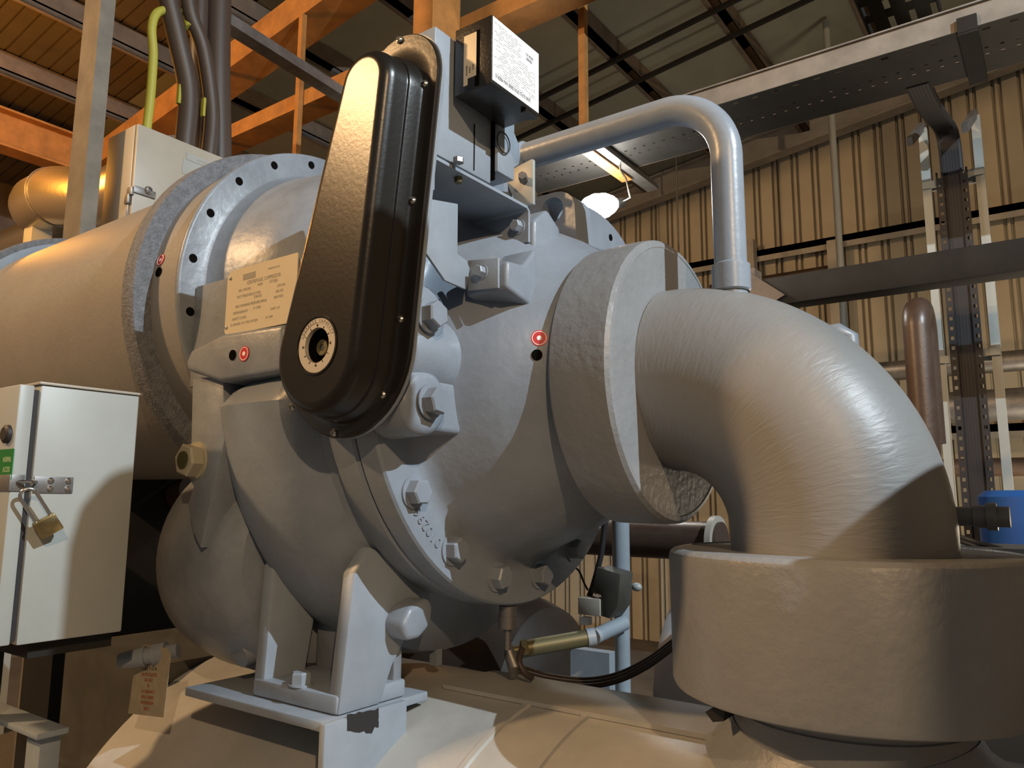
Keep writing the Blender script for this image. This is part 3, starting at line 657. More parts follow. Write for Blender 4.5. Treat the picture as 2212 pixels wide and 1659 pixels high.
# cover screws
for u, v in ((864, 87), (918, 182), (892, 434), (866, 690), (828, 853), (722, 935), (631, 880)):
    p = at(u, v, 'Y', -0.5022); m = MB(); m.lathe([(0, 0.0068), (0.0025, 0.0065), (0.005, 0.004), (0.0056, 0.0)], p, (0, -1, 0), 18); sc_ = m.obj('cover_screw', 'screw', act)
    m = MB(); m.box((p.x-0.0040, -0.5086, p.z-0.0007), (p.x+0.0040, -0.5066, p.z+0.0007)); m.box((p.x-0.0007, -0.5086, p.z-0.0040), (p.x+0.0007, -0.5066, p.z+0.0040)); m.obj('screw_cross', 'ink', sc_)
# mounting plates behind the cover
m = MB(); m.prism([(p[0], p[1]) for p in taper(C1, 0.160, C2, 0.094)], 'Y', -0.4935, -0.488); m.obj('mounting_plate', 'plate', act)
m = MB(); m.prism([(p[0], p[1]) for p in taper(C1, 0.155, C2, 0.092)], 'Y', -0.487, -0.483); m.obj('mounting_plate', 'plate', act)
# actuator housing behind the top of the cover
m = MB(); m.box((-0.40, -0.483, 0.352), (-0.222, -0.318, 0.588)); hs = m.obj('actuator_housing', 'plate', act, bevel=0.004)
m = MB(); m.box((-0.39, -0.318, 0.36), (-0.215, -0.315, 0.56)); m.box((-0.2215, -0.372, 0.36), (-0.2205, -0.370, 0.45)); m.obj('housing_seam', 'hole', act)
m = MB(); m.box((-0.36, -0.316, 0.375), (-0.208, -0.262, 0.50)); m.prism([(-0.262, 0.40), (-0.235, 0.42), (-0.235, 0.46), (-0.262, 0.49)], 'X', -0.34, -0.215); m.obj('junction_cover', 'plate', act, bevel=0.003)
oc = at(1088, 308, 'X', -0.204); m = MB(); m.tube(arc(oc, (0, 1, 0), (0, 0, 1), 0.020, 0, 360, 28), 0.0013, 8, caps=False); m.obj('cable_loop', 'rubber', act)
# upper channel bracket: inverted U along Y
XC = -0.222
qa, qb, qc, qd = [at(u, v, 'X', XC) for u, v in ((940, 334), (946, 414), (1145, 449), (1141, 522))]
ya, yb, ztc = -0.482, qc.y, (qa.z+qc.z)/2
zl, zr = qb.z, qd.z
m = MB()
m.prism([(ya, zl), (ya, ztc-0.008), (ya+0.008, ztc), (yb-0.010, ztc), (yb, ztc-0.010), (yb, zr), (yb-0.006, zr), (yb-0.006, ztc-0.011), (yb-0.011, ztc-0.006), (ya+0.010, ztc-0.006), (ya+0.006, ztc-0.010), (ya+0.006, zl)], 'X', XC-0.17, XC)
m.obj('channel_bracket', 'plate', act)
p = at(990, 352, 'Z', ztc); m = MB(); m.hexa(p, (0, 0, 1), 0.017, 0.010); m.obj('bracket_bolt', 'galv', act)
p = at(990, 384, 'Z', ztc-0.006); m = MB(); m.hexa(p, (0, 0, -1), 0.014, 0.010); m.obj('bracket_nut', 'olivebrass', act)
p = at(1120, 490, 'Y', yb-0.006); m = MB(); m.lathe([(0, 0.016), (0.002, 0.016)], p, (0, -1, 0), 24); m.hexa(p+V(0, -0.002, 0), (0, -1, 0), 0.021, 0.014, rot=0.3); m.obj('bracket_bolt', 'plate', act)
m = MB(); m.box((-0.39, -0.483, ztc), (-0.25, -0.33, 0.353)); m.obj('housing_foot', 'plate', act)
# lower arm bracket: plate facing the lamp bent to a bolted tab
XA = -0.250
m = MB()
q1 = [at(u, v, 'X', XA) for u, v in ((907, 425), (990, 440), (989, 548), (1008, 562), (1016, 580), (1008, 626), (962, 606), (902, 522))]
m.prism([(max(p.y, -0.4815), p.z) for p in q1], 'X', XA-0.006, XA)
yl = q1[4].y
t1 = [at(u, v, 'Y', yl) for u, v in ((1010, 562), (1076, 556), (1076, 622), (1010, 628))]
m.prism([(p.x, p.z) for p in t1], 'Y', yl, yl+0.006)
m.obj('arm_bracket', 'plate', act, bevel=0.002)
p = at(1041, 588, 'Y', yl); m = MB(); m.lathe([(0, 0.014), (0.002, 0.014)], p, (0, -1, 0), 24); m.hexa(p+V(0, -0.002, 0), (0, -1, 0), 0.019, 0.013, rot=0.2); m.obj('bracket_bolt', 'plate', act)
# cast arms of the housing behind the brackets
def cast_arm(xb, xa, pxs, back, ymin):
    P = [at(u, v, 'X', xb) for u, v in pxs]
    m = MB(); m.prism([(max(p.y, ymin), p.z) for p in P]+back, 'X', xa, xb); m.obj('bracket_lug', 'cast', comp, bevel=0.008, seg=3)
xb_ = at(1096, 560, 'Y', yl+0.007).x
cast_arm(xb_, t1[0].x-0.01, ((1094, 560), (1094, 622), (1164, 674), (1188, 668)), [(-0.24, 0.17), (-0.24, 0.24), (yl+0.06, at(1110, 562, 'X', xb_).z)], yl+0.007)
cast_arm(-0.212, -0.40, ((1152, 474), (1152, 548), (1200, 604)), [(-0.09, 0.20), (-0.09, 0.33), (yb+0.05, ztc+0.01)], yb+0.001)
m = MB(); m.lathe([(0, 0.016), (0.09, 0.016)], (dc.x, -0.483, 0.022), (0, 1, 0), 24); m.obj('vane_shaft', 'galv', act)

# ------------------------------------------------------------------ solid state drive box
bx0, bx1 = -0.210, -0.128
w4 = [at(u, v, 'X', bx1) for u, v in ((1060, 31), (1161, 111), (1166, 250), (1064, 184))]
by0, by1, bz0, bz1 = (w4[0].y+w4[3].y)/2, (w4[1].y+w4[2].y)/2, (w4[2].z+w4[3].z)/2, (w4[0].z+w4[1].z)/2
dr = thing('drive_module', 'small black metal box with big white printed label beside the black cover top', 'electronics box', (bx0, (by0+by1)/2, bz0))
m = MB(); m.box((bx0, by0, bz0), (bx1, by1, bz1)); m.obj('case', 'blackbox', dr, bevel=0.0015)
m = MB(); m.box((bx0-0.011, by0+0.02, bz0+0.015), (bx0-0.001, by1-0.01, bz1-0.04)); m.obj('mounting_base', 'plate', dr)
m = MB(); m.box((bx1-0.036, by0-0.0006, bz0+0.004), (bx1-0.026, by0, bz1-0.018)); m.obj('case_slot', 'hole', dr)
m = MB(); m.prism([(bx0+0.021, bz0+0.012), (bx0+0.030, bz0+0.012), (bx0+0.030, bz0+0.024), (bx0+0.049, bz0+0.024), (bx0+0.049, bz1-0.020), (bx0+0.021, bz1-0.020)], 'Y', by0-0.0008, by0); sl = m.obj('side_label', 'cream', dr)
m = MB()
for k, s in enumerate(('POWER', 'MAX', 'LINE')): m.text(s, 0.0055, (bx0+0.030+0.007*k, by0-0.0009, bz0+0.030+0.003*k), (0, 0, 1), (-1, 0, 0), 'LEFT', 0.0004)
m.obj('side_print', 'ink', sl)
lx = bx1+0.0008
m = MB(); m.box((bx1, by0+0.002, bz0+0.006), (lx, by1-0.001, bz1-0.002)); lab = m.obj('front_label', 'white', dr); lab['label'] = 'large white printed label'
LW, LH = by1-by0-0.003, bz1-bz0-0.008
def lt(mb, s, fy, fz, size, al='LEFT', xs=1.0): mb.text(s, size, (lx+0.0001, by0+0.002+fy*LW, bz0+0.006+fz*LH), (0, 1, 0), (0, 0, 1), al, 0.0004, xs)
m = MB(); lt(m, 'CP-8200A MAX SERIES SOLID STATE DRIVE', 0.05, 0.07, 0.0098, xs=0.58); lt(m, 'CP-8200', 0.70, 0.80, 0.0075, xs=0.9); lt(m, 'SERIES', 0.71, 0.73, 0.0075, xs=0.9)
m.obj('label_title', 'ink', lab)
random.seed(11); m = MB()
for k in range(24):
    z = bz0+0.006+LH*(0.92-0.0335*k); 
    if z < bz0+0.02: break
    y = by0+0.006+random.uniform(0, 0.02) if k % 4 else by0+0.006
    lim = by0+LW*(0.62 if k < 9 else 0.93)
    while y < lim:
        ln = random.uniform(0.003, 0.012); 
        if random.random() < 0.72: m.box((lx, y, z), (lx+0.0003, min(y+ln, lim), z+0.0007))
        y += ln+0.0018
m.obj('label_fine_print', 'greyink', lab)
m = MB(); m.box((bx1-0.012, by1-0.04, bz0-0.006), (bx1-0.001, by1-0.004, bz0-0.0002)); m.obj('terminal_strip', 'blackbox', dr)

# ------------------------------------------------------------------ lower left control cabinet
cx1, cy0, cy1, cz0, cz1 = -0.90, -0.782, -0.597, -0.491, -0.030
DF = -0.817
cab = thing('control_cabinet', 'light grey metal control cabinet with hasp at the left edge beside the motor', 'cabinet', (-1.1, -0.68, cz0))
m = MB(); m.box((-1.30, cy0, cz0), (cx1, cy1, cz1)); m.obj('cabinet_body', 'cab', cab, bevel=0.003)
m = MB(); m.box((-1.305, cy0-0.004, cz1), (cx1+0.004, cy1+0.004, cz1+0.005)); m.obj('cabinet_lid', 'cab2', cab, bevel=0.001)
m = MB(); m.box((-1.30, DF, cz0+0.002), (cx1-0.001, -0.7915, cz1-0.003)); door = m.obj('cabinet_door', 'cab', cab, bevel=0.003)
m = MB(); m.box((-1.29, -0.7916, cz0+0.008), (cx1-0.007, cy0+0.001, cz1-0.01)); m.obj('door_seal', 'rubber', cab)
kp = at(18, 938, 'Y', DF); m = MB(); m.lathe([(0, 0.017), (0.006, 0.0165), (0.009, 0.012), (0.009, 0.0)], kp, (0, -1, 0), 28); lk = m.obj('door_lock', 'rubber', door)
g0, g1 = at(0, 1036, 'Y', DF-0.0005), at(31, 969, 'Y', DF-0.0005)
m = MB(); m.box((g1.x-0.075, DF-0.0012, g0.z), (g1.x, DF, g1.z)); st = m.obj('access_sticker', 'green', door); st['label'] = 'green sticker lettered NORMAL ACCESS'
m = MB()
m.text('NORMAL', 0.0135, (g1.x-0.006, DF-0.0013, g0.z+0.031), (1, 0, 0), (0, 0, 1), 'RIGHT', 0.0004, 0.62); m.text('ACCESS', 0.0135, (g1.x-0.008, DF-0.0013, g0.z+0.013), (1, 0, 0), (0, 0, 1), 'RIGHT', 0.0004, 0.62)
m.obj('sticker_lettering', 'pale', st)
hz0, hz1 = -0.224, -0.195
m = MB(); m.box((-1.03, DF-0.0025, hz0), (cx1+0.001, DF, hz1)); m.box((cx1-0.001, DF-0.0025, hz0), (cx1+0.002, DF+0.022, hz1)); m.obj('hasp_plate', 'galv', door, bevel=0.0008)
m = MB(); m.box((cx1, -0.780, hz0-0.003), (cx1+0.0028, -0.712, hz1-0.002)); hp = m.obj('hasp_plate', 'galv', cab, bevel=0.001)
m = MB(); m.tube(arc((cx1+0.003, -0.792, -0.207), (1, 0, 0), (0, 1, 0), 0.014, -80, 80, 12), 0.0035, 10); m.obj('hasp_staple', 'steel', cab)
for yy in (-0.752, -0.721):
    for zz in (-0.204, -0.219):
        m = MB(); m.lathe([(0, 0.0058), (0.002, 0.0055), (0.0040, 0.003), (0.0043, 0)], (cx1+0.0028, yy, zz), (1, 0, 0), 16); m.obj('hasp_screw', 'steel', hp)
for xx in (-0.945, -0.965, -1.0, -1.015):
    for zz in (-0.202, -0.217):
        m = MB(); m.lathe([(0, 0.005), (0.002, 0.0045), (0.0035, 0.0025), (0.0038, 0)], (xx, DF-0.0025, zz), (0, -1, 0), 16); m.obj('hasp_screw', 'steel', door)
m = MB(); m.box((-1.29, -0.72, FLOOR), (-1.25, -0.66, cz0)); m.box((-1.3, -0.77, FLOOR), (-1.1, -0.6, FLOOR+0.02)); m.box((-1.29, -0.75, cz0-0.03), (-0.93, -0.60, cz0)); m.obj('cabinet_stand', 'darksteel', cab)
# padlock on the hasp
pk = thing('padlock', 'brass padlock with long steel shackle hanging from the cabinet hasp', 'padlock', (cx1+0.02, -0.752, -0.3))
s0, s1, b0, b1 = [at(u, v, 'X', cx1+0.026) for u, v in ((39, 1062), (67, 1054), (78, 1126), (107, 1113))]
upd = ((s0+s1)/2-(b0+b1)/2).normalized(); sd = (b1-b0); wdt = sd.length; sd = (sd-upd*sd.dot(upd)).normalized(); nd = sd.cross(upd)
bc_ = (b0+b1)/2
th = 0.35
sd2 = (sd*math.cos(th)+nd*math.sin(th)).normalized(); nd2 = sd2.cross(upd)
m = MB(); m.obox(bc_-upd*0.0165, sd2, upd, nd2, 0.0195, 0.0165, 0.0075); m.obj('padlock_body', 'brass', pk, bevel=0.0025)
m = MB(); hw = 0.0125; L_ = ((s0+s1)/2-bc_).length
pts = [bc_-sd2*hw-upd*0.002, bc_-sd2*hw+upd*(L_-hw)]+[bc_+upd*(L_-hw)+sd2*(-hw*math.cos(a))+upd*(hw*math.sin(a)) for a in [PI*k/12 for k in range(1, 12)]]+[bc_+sd2*hw+upd*(L_-hw), bc_+sd2*hw-upd*0.002]
m.tube(pts, 0.0032, 12); m.obj('shackle', 'steel', pk)

# ------------------------------------------------------------------ caution tag on the oil valve
ct = at(300, 1412, 'Y', -0.455)
tagc = [at(u, v, 'Y', -0.455) for u, v in ((277, 1541), (354, 1550), (369, 1415), (360, 1400), (312, 1392), (298, 1402), (291, 1440))]
m = MB(); m.prism([(p.x, p.z) for p in tagc], 'Y', -0.4555, -0.4545)
tg = m.obj('caution_tag', 'tag'); tag(tg, 'buff paper caution tag hanging from the oil valve under the sump', 'tag')
rt = (tagc[1]-tagc[0]).normalized(); upt = V(-rt.z, 0, rt.x); 
if upt.z < 0: upt = -upt
ol = tagc[0]; W_ = (tagc[1]-tagc[0]).length; H_ = 0.128
def tl(mb, s, fz, size, xs=0.8): mb.text(s, size, ol+rt*(W_*0.53)+upt*(H_*fz)+V(0, -0.0011, 0)+V(0.012*fz, 0, 0), rt, upt, 'CENTER', 0.0004, xs)
m = MB(); tl(m, 'C A U T I O N', 0.73, 0.0115, 0.8); m.obj('tag_heading', 'ink', tg)
m = MB()
for s, fz in (('USE POLYOLESTER', 0.635), ('OIL ONLY', 0.545), ('IN', 0.455), ('ACCORDANCE', 0.36), ('WITH CARRIER', 0.27), ('SPECIFICATION', 0.18), ('PP47-31', 0.08)): tl(m, s, fz, 0.0098, 0.75)
m.obj('tag_print', 'redink', tg)

# ------------------------------------------------------------------ motor terminal cabinet behind the motor
tx = -2.38
P1, P2, P3 = at(298, 265, 'X', tx), at(480, 345, 'X', tx), at(282, 480, 'X', tx)
tb = thing('terminal_cabinet', 'beige grey terminal cabinet with clasp standing behind the motor under dark cables', 'cabinet', (tx-0.15, P1.y+0.2, FLOOR))
zt, y0_, y1_ = P1.z, P1.y, P1.y+0.62
xb = at(235, 288, 'Y', y0_).x
m = MB(); m.box((xb, y0_, 0.79), (tx-0.022, y1_, zt)); m.obj('cabinet_body', 'cab2', tb, bevel=0.004)
m = MB(); m.box((tx-0.018, y0_+0.002, 0.79), (tx, y1_, zt-0.002)); dd = m.obj('cabinet_door', 'cab2', tb, bevel=0.004)
m = MB(); m.box((xb+0.08, y1_-0.09, FLOOR), (xb+0.16, y1_-0.01, 0.79)); m.obj('cabinet_stand', 'darksteel', tb)
ck = at(276, 425, 'Y', y0_); ck2 = at(318, 412, 'X', tx)
m = MB(); m.box((ck.x-0.004, y0_-0.012, ck.z-0.035), (ck.x+0.026, y0_, ck.z+0.005)); m.box((tx, y0_+0.003, ck.z+0.012), (tx+0.008, y0_+0.095, ck.z+0.042)); m.box((ck.x, y0_-0.008, ck.z+0.0), (tx+0.006, y0_+0.006, ck.z+0.035)); m.box((ck.x+0.008, y0_-0.006, ck.z-0.085), (ck.x+0.015, y0_, ck.z-0.03)); m.obj('door_clasp', 'galv', tb, bevel=0.002)
m = MB(); m.lathe([(0, 0.014), (0.012, 0.017), (0.02, 0.012), (0.022, 0)], ck2+V(0, 0, 0.0), (1, 0, 0), 20); m.obj('clasp_knob', 'steel', tb)
lp = [at(u, v, 'X', tx+0.001) for u, v in ((404, 330), (470, 358), (455, 410), (394, 372))]
m = MB(); m.box((tx, lp[0].y, lp[0].z-0.03), (tx+0.002, lp[0].y+0.22, lp[0].z)); m.box((tx, lp[0].y-0.015, lp[0].z-0.10), (tx+0.0015, lp[0].y+0.22, lp[0].z-0.032)); lpo = m.obj('label_plate', 'cab', dd)
m = MB(); m.text('MOTOR TERMINALS', 0.016, (tx+0.0021, lp[0].y+0.045, lp[0].z-0.022), (0, 1, 0), (0, 0, 1), 'LEFT', 0.0006, 0.8)
m.obj('label_print', 'greyink', lpo)
# slender channel column beside it
ca, cb = at(212, 0, 'Y', 0.02), at(252, 0, 'Y', 0.02)
ce, cf = at(163, 505, 'Y', 0.02), at(193, 505, 'Y', 0.02)
xa, xb2 = (ca.x+ce.x)/2, (cb.x+cf.x)/2
m = MB(); m.prism([(xa, -0.03), (xb2, -0.03), (xb2, 0.03), (xb2-0.006, 0.03), (xb2-0.006, -0.024), (xa+0.006, -0.024), (xa+0.006, 0.03), (xa, 0.03)], 'Z', FLOOR, roofz(xa)-0.02)
tag(m.obj('channel_post', 'postgrey'), 'tall galvanised channel post left of the beige terminal cabinet', 'post')
# power cables from the cabinet top
def cable(px, y, r, label, m_='cable', nm='power_cable', group=None, extra=None):
    pts = [at(u, v, 'X', xx) for u, v, xx in px]
    pts.insert(0, V(pts[0].x, min(max(pts[0].y, y0_+0.05), y1_-0.06), zt-0.005))
    out = []
    for i in range(len(pts)-1):
        p0, p1, p2, p3 = pts[max(i-1, 0)], pts[i], pts[i+1], pts[min(i+2, len(pts)-1)]
        for k in range(6):
            t = k/6; out.append(0.5*((2*p1)+(p2-p0)*t+(2*p0-5*p1+4*p2-p3)*t*t+(3*p1-p0-3*p2+p3)*t**3))
    out.append(pts[-1]); mb = MB(); mb.tube(out, r, 12); o = mb.obj(nm, m_); tag(o, label, 'cable', group); return o
cy_ = y0_+0.25
CA, CB, CC = tx-0.13, tx-0.10, tx-0.24
c1 = cable([(400, 310, CA), (407, 200, CA), (385, 90, CA), (364, 0, CA), (352, -60, CA)], 0, 0.045, 'left brown power cable with yellow marker entering the terminal cabinet top', group='power cables above the motor')
c2 = cable([(452, 330, CB), (458, 240, CB), (440, 110, CB), (412, 30, CB), (400, -60, CB)], 0, 0.035, 'middle curved brown power cable crossing in front of the others', group='power cables above the motor')
c3 = cable([(430, 325, CC), (428, 150, CC), (432, 0, CC), (432, -60, CC)], 0, 0.04, 'dark power cable hidden between the two brown ones', group='power cables above the motor')
c4 = cable([(473, 345, CC), (470, 150, CC), (472, 0, CC), (472, -60, CC)], 0, 0.06, 'thickest rightmost dark power cable running straight up', group='power cables above the motor')
cable([(318, 270, CA), (325, 210, CA), (331, 120, CA), (328, 60, CA), (340, 28, CA), (372, 22, CA), (398, 32, CA), (410, 60, CB)], 0, 0.019, 'yellow green earth cable looping over the terminal cabinet', 'earth', 'earth_cable')
for cobj, (u, v, yy) in ((c1, (405, 212, CA)), (c2, (457, 240, CB))):
    p = at(u, v, 'X', yy)+V(0.0, -0.042, 0); mb = MB(); mb.bar(p-V(0, 0, 0.045), p+V(0, 0, 0.045), 0.02, 0.012, (0, 1, 0)); mb.obj('cable_marker', 'earth', cobj)
# silver clad elbow and its support at the far left
se = thing('clad_pipe', 'silver clad pipe elbow on a short post at the far left', 'pipe', tuple(at(90, 520, 'Y', 1.0)))
sa = at(250, 432, 'Y', 1.0); sb = at(95, 440, 'Y', 1.0); rr_ = 0.215
m = MB(); m.tube([sa+V(0.8, 0, 0), sa, sb+V(0.25, 0, 0)]+[sb+V(-0.2*math.sin(a)+0.0, 0.2-0.2*math.cos(a), 0)+V(0.0, 0, 0) for a in [PI/2*k/8 for k in range(1, 9)]]+[sb+V(-0.2, 1.0, 0)], rr_, 36); m.obj('cladding', 'silver', se)
m = MB(); m.tube(arc(sb+V(0.22, 0, 0), (0, 1, 0), (0, 0, 1), rr_+0.004, 0, 360, 32), 0.006, 8, caps=False); m.obj('cladding_band', 'galv', se)
m = MB(); m.box((sb.x-0.12, 0.93, FLOOR), (sb.x+0.02, 1.07, sb.z-0.19)); m.obj('support_post', 'cab', se)
m = MB(); m.tube([(XL+0.05, 1.25, sb.z-0.05), (sb.x-0.15, 1.25, sb.z-0.05)], 0.16, 24); tag(m.obj('clad_pipe_end', 'silver'), 'dull end of a clad pipe behind the silver elbow', 'pipe')

# ------------------------------------------------------------------ eaves steel at the far left
ex_ = at(60, 255, 'Y', 0.8).x
def onroofp(u, v, dz):
    d = fwd+rgt*((u-CX)/FPX)-upv*((v-CY)/FPX); t = (RZ+dz+RS*CAM.x-CAM.z)/(d.z-RS*d.x); return CAM+d*t
ep1 = onroofp(90, 278, -0.2)
m = MB(); ibeam(m, (ep1.x, YF, roofz(ep1.x)-0.17), (ep1.x, WY-0.3, roofz(ep1.x)-0.17), 0.34, 0.2); struct(m.obj('eaves_beam', 'orange'))

# ------------------------------------------------------------------ cable trays
TY0 = 2.2
ra, rb_ = at(1517, 236, 'Y', TY0), at(2085, 65, 'Y', TY0)
tzb = (ra.z+rb_.z)/2
TX0, TX1 = -4.2, 2.2
far = at(1850, 232, 'Z', tzb); TY1 = far.y
tr = thing('cable_tray', 'long perforated steel cable tray with pale side rail crossing above the arched pipe', 'cable tray', (0, TY0, tzb))
m = MB(); m.box((TX0, TY0-0.004, tzb), (TX1, TY0, tzb+0.105)); m.box((TX0, TY0-0.018, tzb+0.1), (TX1, TY0, tzb+0.107)); m.obj('side_rail', 'railpaint', tr)
m = MB(); m.box((TX0, TY1, tzb), (TX1, TY1+0.004, tzb+0.10)); m.obj('side_rail', 'brownsteel', tr)
m = MB(); wd_ = TY1-TY0
# perforated floor: strips with rows of slots
ys = [TY0, TY0+wd_*0.07, TY0+wd_*0.11, TY0+wd_*0.45, TY0+wd_*0.48, TY0+wd_*0.60, TY0+wd_*0.63, TY1]
for j in range(7):
    if j % 2 == 0: m.box((TX0, ys[j], tzb), (TX1, ys[j+1], tzb+0.003))
    else:
        x = TX0
        while x < TX1:
            m.box((x, ys[j], tzb), (min(x+(0.07 if j == 1 else 0.045), TX1), ys[j+1], tzb+0.003)); x += (0.10 if j == 1 else 0.06)
m.obj('tray_floor', 'traysteel', tr)
m = MB(); m.tube([(TX0, TY0+0.06, tzb+0.112), (TX1, TY0+0.06, tzb+0.112)], 0.028, 12); tag(m.obj('tray_cable', 'cable'), 'long dark cable lying along the top of the long cable tray', 'cable')
# tray clamp and hangers
cl = at(2098, 100, 'Y', TY0-0.01)
m = MB(); m.box((cl.x-0.045, TY0-0.022, tzb-0.02), (cl.x+0.03, TY0-0.004, tzb+0.05)); m.box((cl.x-0.045, TY0-0.02, tzb-0.03), (cl.x+0.03, TY1+0.03, tzb-0.003)); m.obj('tray_clamp', 'darksteel', tr)
hb = at(1262, 150, 'Y', TY0-0.03)
m = MB(); m.box((hb.x-0.03, TY0-0.045, tzb-0.05), (hb.x+0.012, TY0-0.006, roofz(hb.x)-0.05)); m.box((hb.x-0.035, TY0-0.04, tzb-0.05), (hb.x+0.035, TY1+0.05, tzb-0.04))
tag(m.obj('tray_hanger', 'orange'), 'orange angle hanger holding the cable tray above the arched pipe', 'hanger')
rx = at(1805, 400, 'Y', 5.2).x
m = MB(); m.tube([(rx, 5.2, 0.9), (rx, 5.2, roofz(rx)-0.05)], 0.028, 12); tag(m.obj('conduit_drop', 'cab'), 'thin bright vertical conduit in front of the ribbed wall', 'conduit')
rx = at(1462, 400, 'Y', 6.0).x
m = MB(); m.tube([(rx, 6.0, 0.5), (rx, 6.0, roofz(rx)-0.05)], 0.010, 8); tag(m.obj('hanging_wire', 'galv'), 'thin wire hanging just left of the arched pipe leg', 'wire')
# small crossing tray high at the right
cxa = at(1955, 60, 'Z', tzb+0.55)
m = MB()
for k in range(3): m.box((cxa.x-0.13+0.1*k, 1.9, tzb+0.55), (cxa.x-0.06+0.1*k, 3.0, tzb+0.553))
m.box((cxa.x-0.17, 1.9, tzb+0.53), (cxa.x-0.16, 3.0, tzb+0.60)); m.box((cxa.x+0.17, 1.9, tzb+0.53), (cxa.x+0.18, 3.0, tzb+0.60))
for k in range(6): m.box((cxa.x-0.16, 1.9+0.17*k, tzb+0.554), (cxa.x+0.17, 1.98+0.17*k, tzb+0.557))
tag(m.obj('crossing_tray', 'darksteel'), 'dark perforated tray crossing above the long cable tray near the top right', 'cable tray')

# vertical cable ladder
LY = 3.4
l0, l1, l2, l3 = [at(u, v, 'Y', LY) for u, v in ((2026, 700), (2047, 965), (2150, 700), (2186, 1170))]
xl, xr = (l0.x+l1.x)/2, (l2.x+l3.x)/2
ztop = at(2012, 275, 'Y', LY).z; 
ld = thing('cable_ladder', 'white two-legged vertical cable ladder in front of the ribbed wall at right', 'cable ladder', ((xl+xr)/2, LY, FLOOR))
for x_ in (xl, xr):
    m = MB(); m.box((x_-0.022, LY-0.02, FLOOR), (x_+0.022, LY+0.02, ztop)); m.obj('ladder_leg', 'cab', ld)
    tpx = x_; m = MB(); m.bar((x_, LY, ztop+0.02), (x_-0.04, LY-0.25, tzb-0.03), 0.045, 0.03, (1, 0, 0)); m.obj('ladder_arm', 'olivebrass' if False else 'galv', ld)
for v in (400, 780):
    za = at(2025, v, 'Y', LY).z; m = MB(); m.box((xl-0.02, LY-0.035, za-0.02), (xl+0.11, LY-0.02, za+0.02)); m.box((xr-0.13, LY-0.035, za), (xr+0.02, LY-0.02, za+0.04)); m.box((xl, LY+0.02, za-0.02), (xr, LY+0.04, za+0.02)); m.obj('ladder_rung', 'cab', ld)
random.seed(5)
n_c = 6
for k in range(n_c):
    x_ = xl+0.095+(xr-xl-0.19)*k/(n_c-1)
    pts = [(x_, LY-0.02, FLOOR+0.1), (x_, LY-0.02, ztop-0.35)]+bez((x_, LY-0.02, ztop-0.3), (x_, LY-0.02, ztop+0.1), (x_-0.02, LY-0.10, tzb-0.02), (x_-0.05, TY1-0.06, tzb+0.012), 12)[1:]
    m = MB(); m.tube(pts, 0.02, 10)
    if k in (0, n_c-1):
        pass
    tag(m.obj('ladder_cable', 'rubber'), ['dark cable nearest the left leg of the white ladder', 'second dark cable from the left on the white ladder', 'third dark cable from the left on the white ladder', 'third dark cable from the right on the white ladder', 'second dark cable from the right on the white ladder', 'dark cable nearest the right leg of the white ladder'][k], 'cable', 'cables on the vertical ladder')
for x_, nm_ in ((xl+0.07, 'left'), (xr-0.075, 'right')):
    m = MB(); z = FLOOR+0.2
    m.box((x_-0.018, LY-0.052, FLOOR), (x_-0.008, LY-0.046, ztop-0.3)); m.box((x_+0.008, LY-0.052, FLOOR), (x_+0.018, LY-0.046, ztop-0.3))
    while z < ztop-0.32:
        m.box((x_-0.008, LY-0.052, z), (x_+0.008, LY-0.046, z+0.035)); z += 0.055
    m.obj('slotted_strip', 'rubber', ld)
# big dark steel crossbeam in front of the ladder
BY = 2.75
ba, bb_ = at(1700, 612, 'Y', BY), at(2200, 580, 'Y', BY); bz = (ba.z+bb_.z)/2; bx = at(1640, 640, 'Y', BY).x
bm_ = thing('pipe_support_beam', 'long dark square steel beam across the right behind the elbow', 'beam', (0.5, BY, bz))
m = MB(); m.box((bx-0.1, BY-0.07, bz-0.08), (XR-1.0, BY+0.07, bz+0.075)); m.obj('box_section', 'darksteel', bm_, bevel=0.008)
m = MB(); gp = [at(u, v, 'Y', BY-0.05) for u, v in ((1612, 585), (1700, 640), (1660, 665), (1600, 665))]; m.prism([(p.x, p.z) for p in gp], 'Y', BY-0.09, BY-0.075); m.obj('gusset_plate', 'brownsteel', bm_)
m = MB(); m.box((bx-0.12, BY-0.06, FLOOR), (bx, BY+0.06, bz+0.15)); m.obj('beam_leg', 'brownsteel', bm_)
# wall pipes
for i, (va, r, lab) in enumerate(((787, 0.075, 'upper of the three horizontal steel pipes along the ribbed wall'), (878, 0.115, 'fattest middle horizontal steel pipe along the ribbed wall'), (1010, 0.065, 'lowest horizontal steel pipe along the ribbed wall'))):
    p = at(2100, va, 'Y', 5.0); m = MB(); m.tube([(-0.9, 5.0, p.z), (4.0, 5.0, p.z)], r, 24); tag(m.obj('wall_pipe', 'rust' if i == 2 else 'galv'), lab, 'pipe', 'pipes along the ribbed wall')
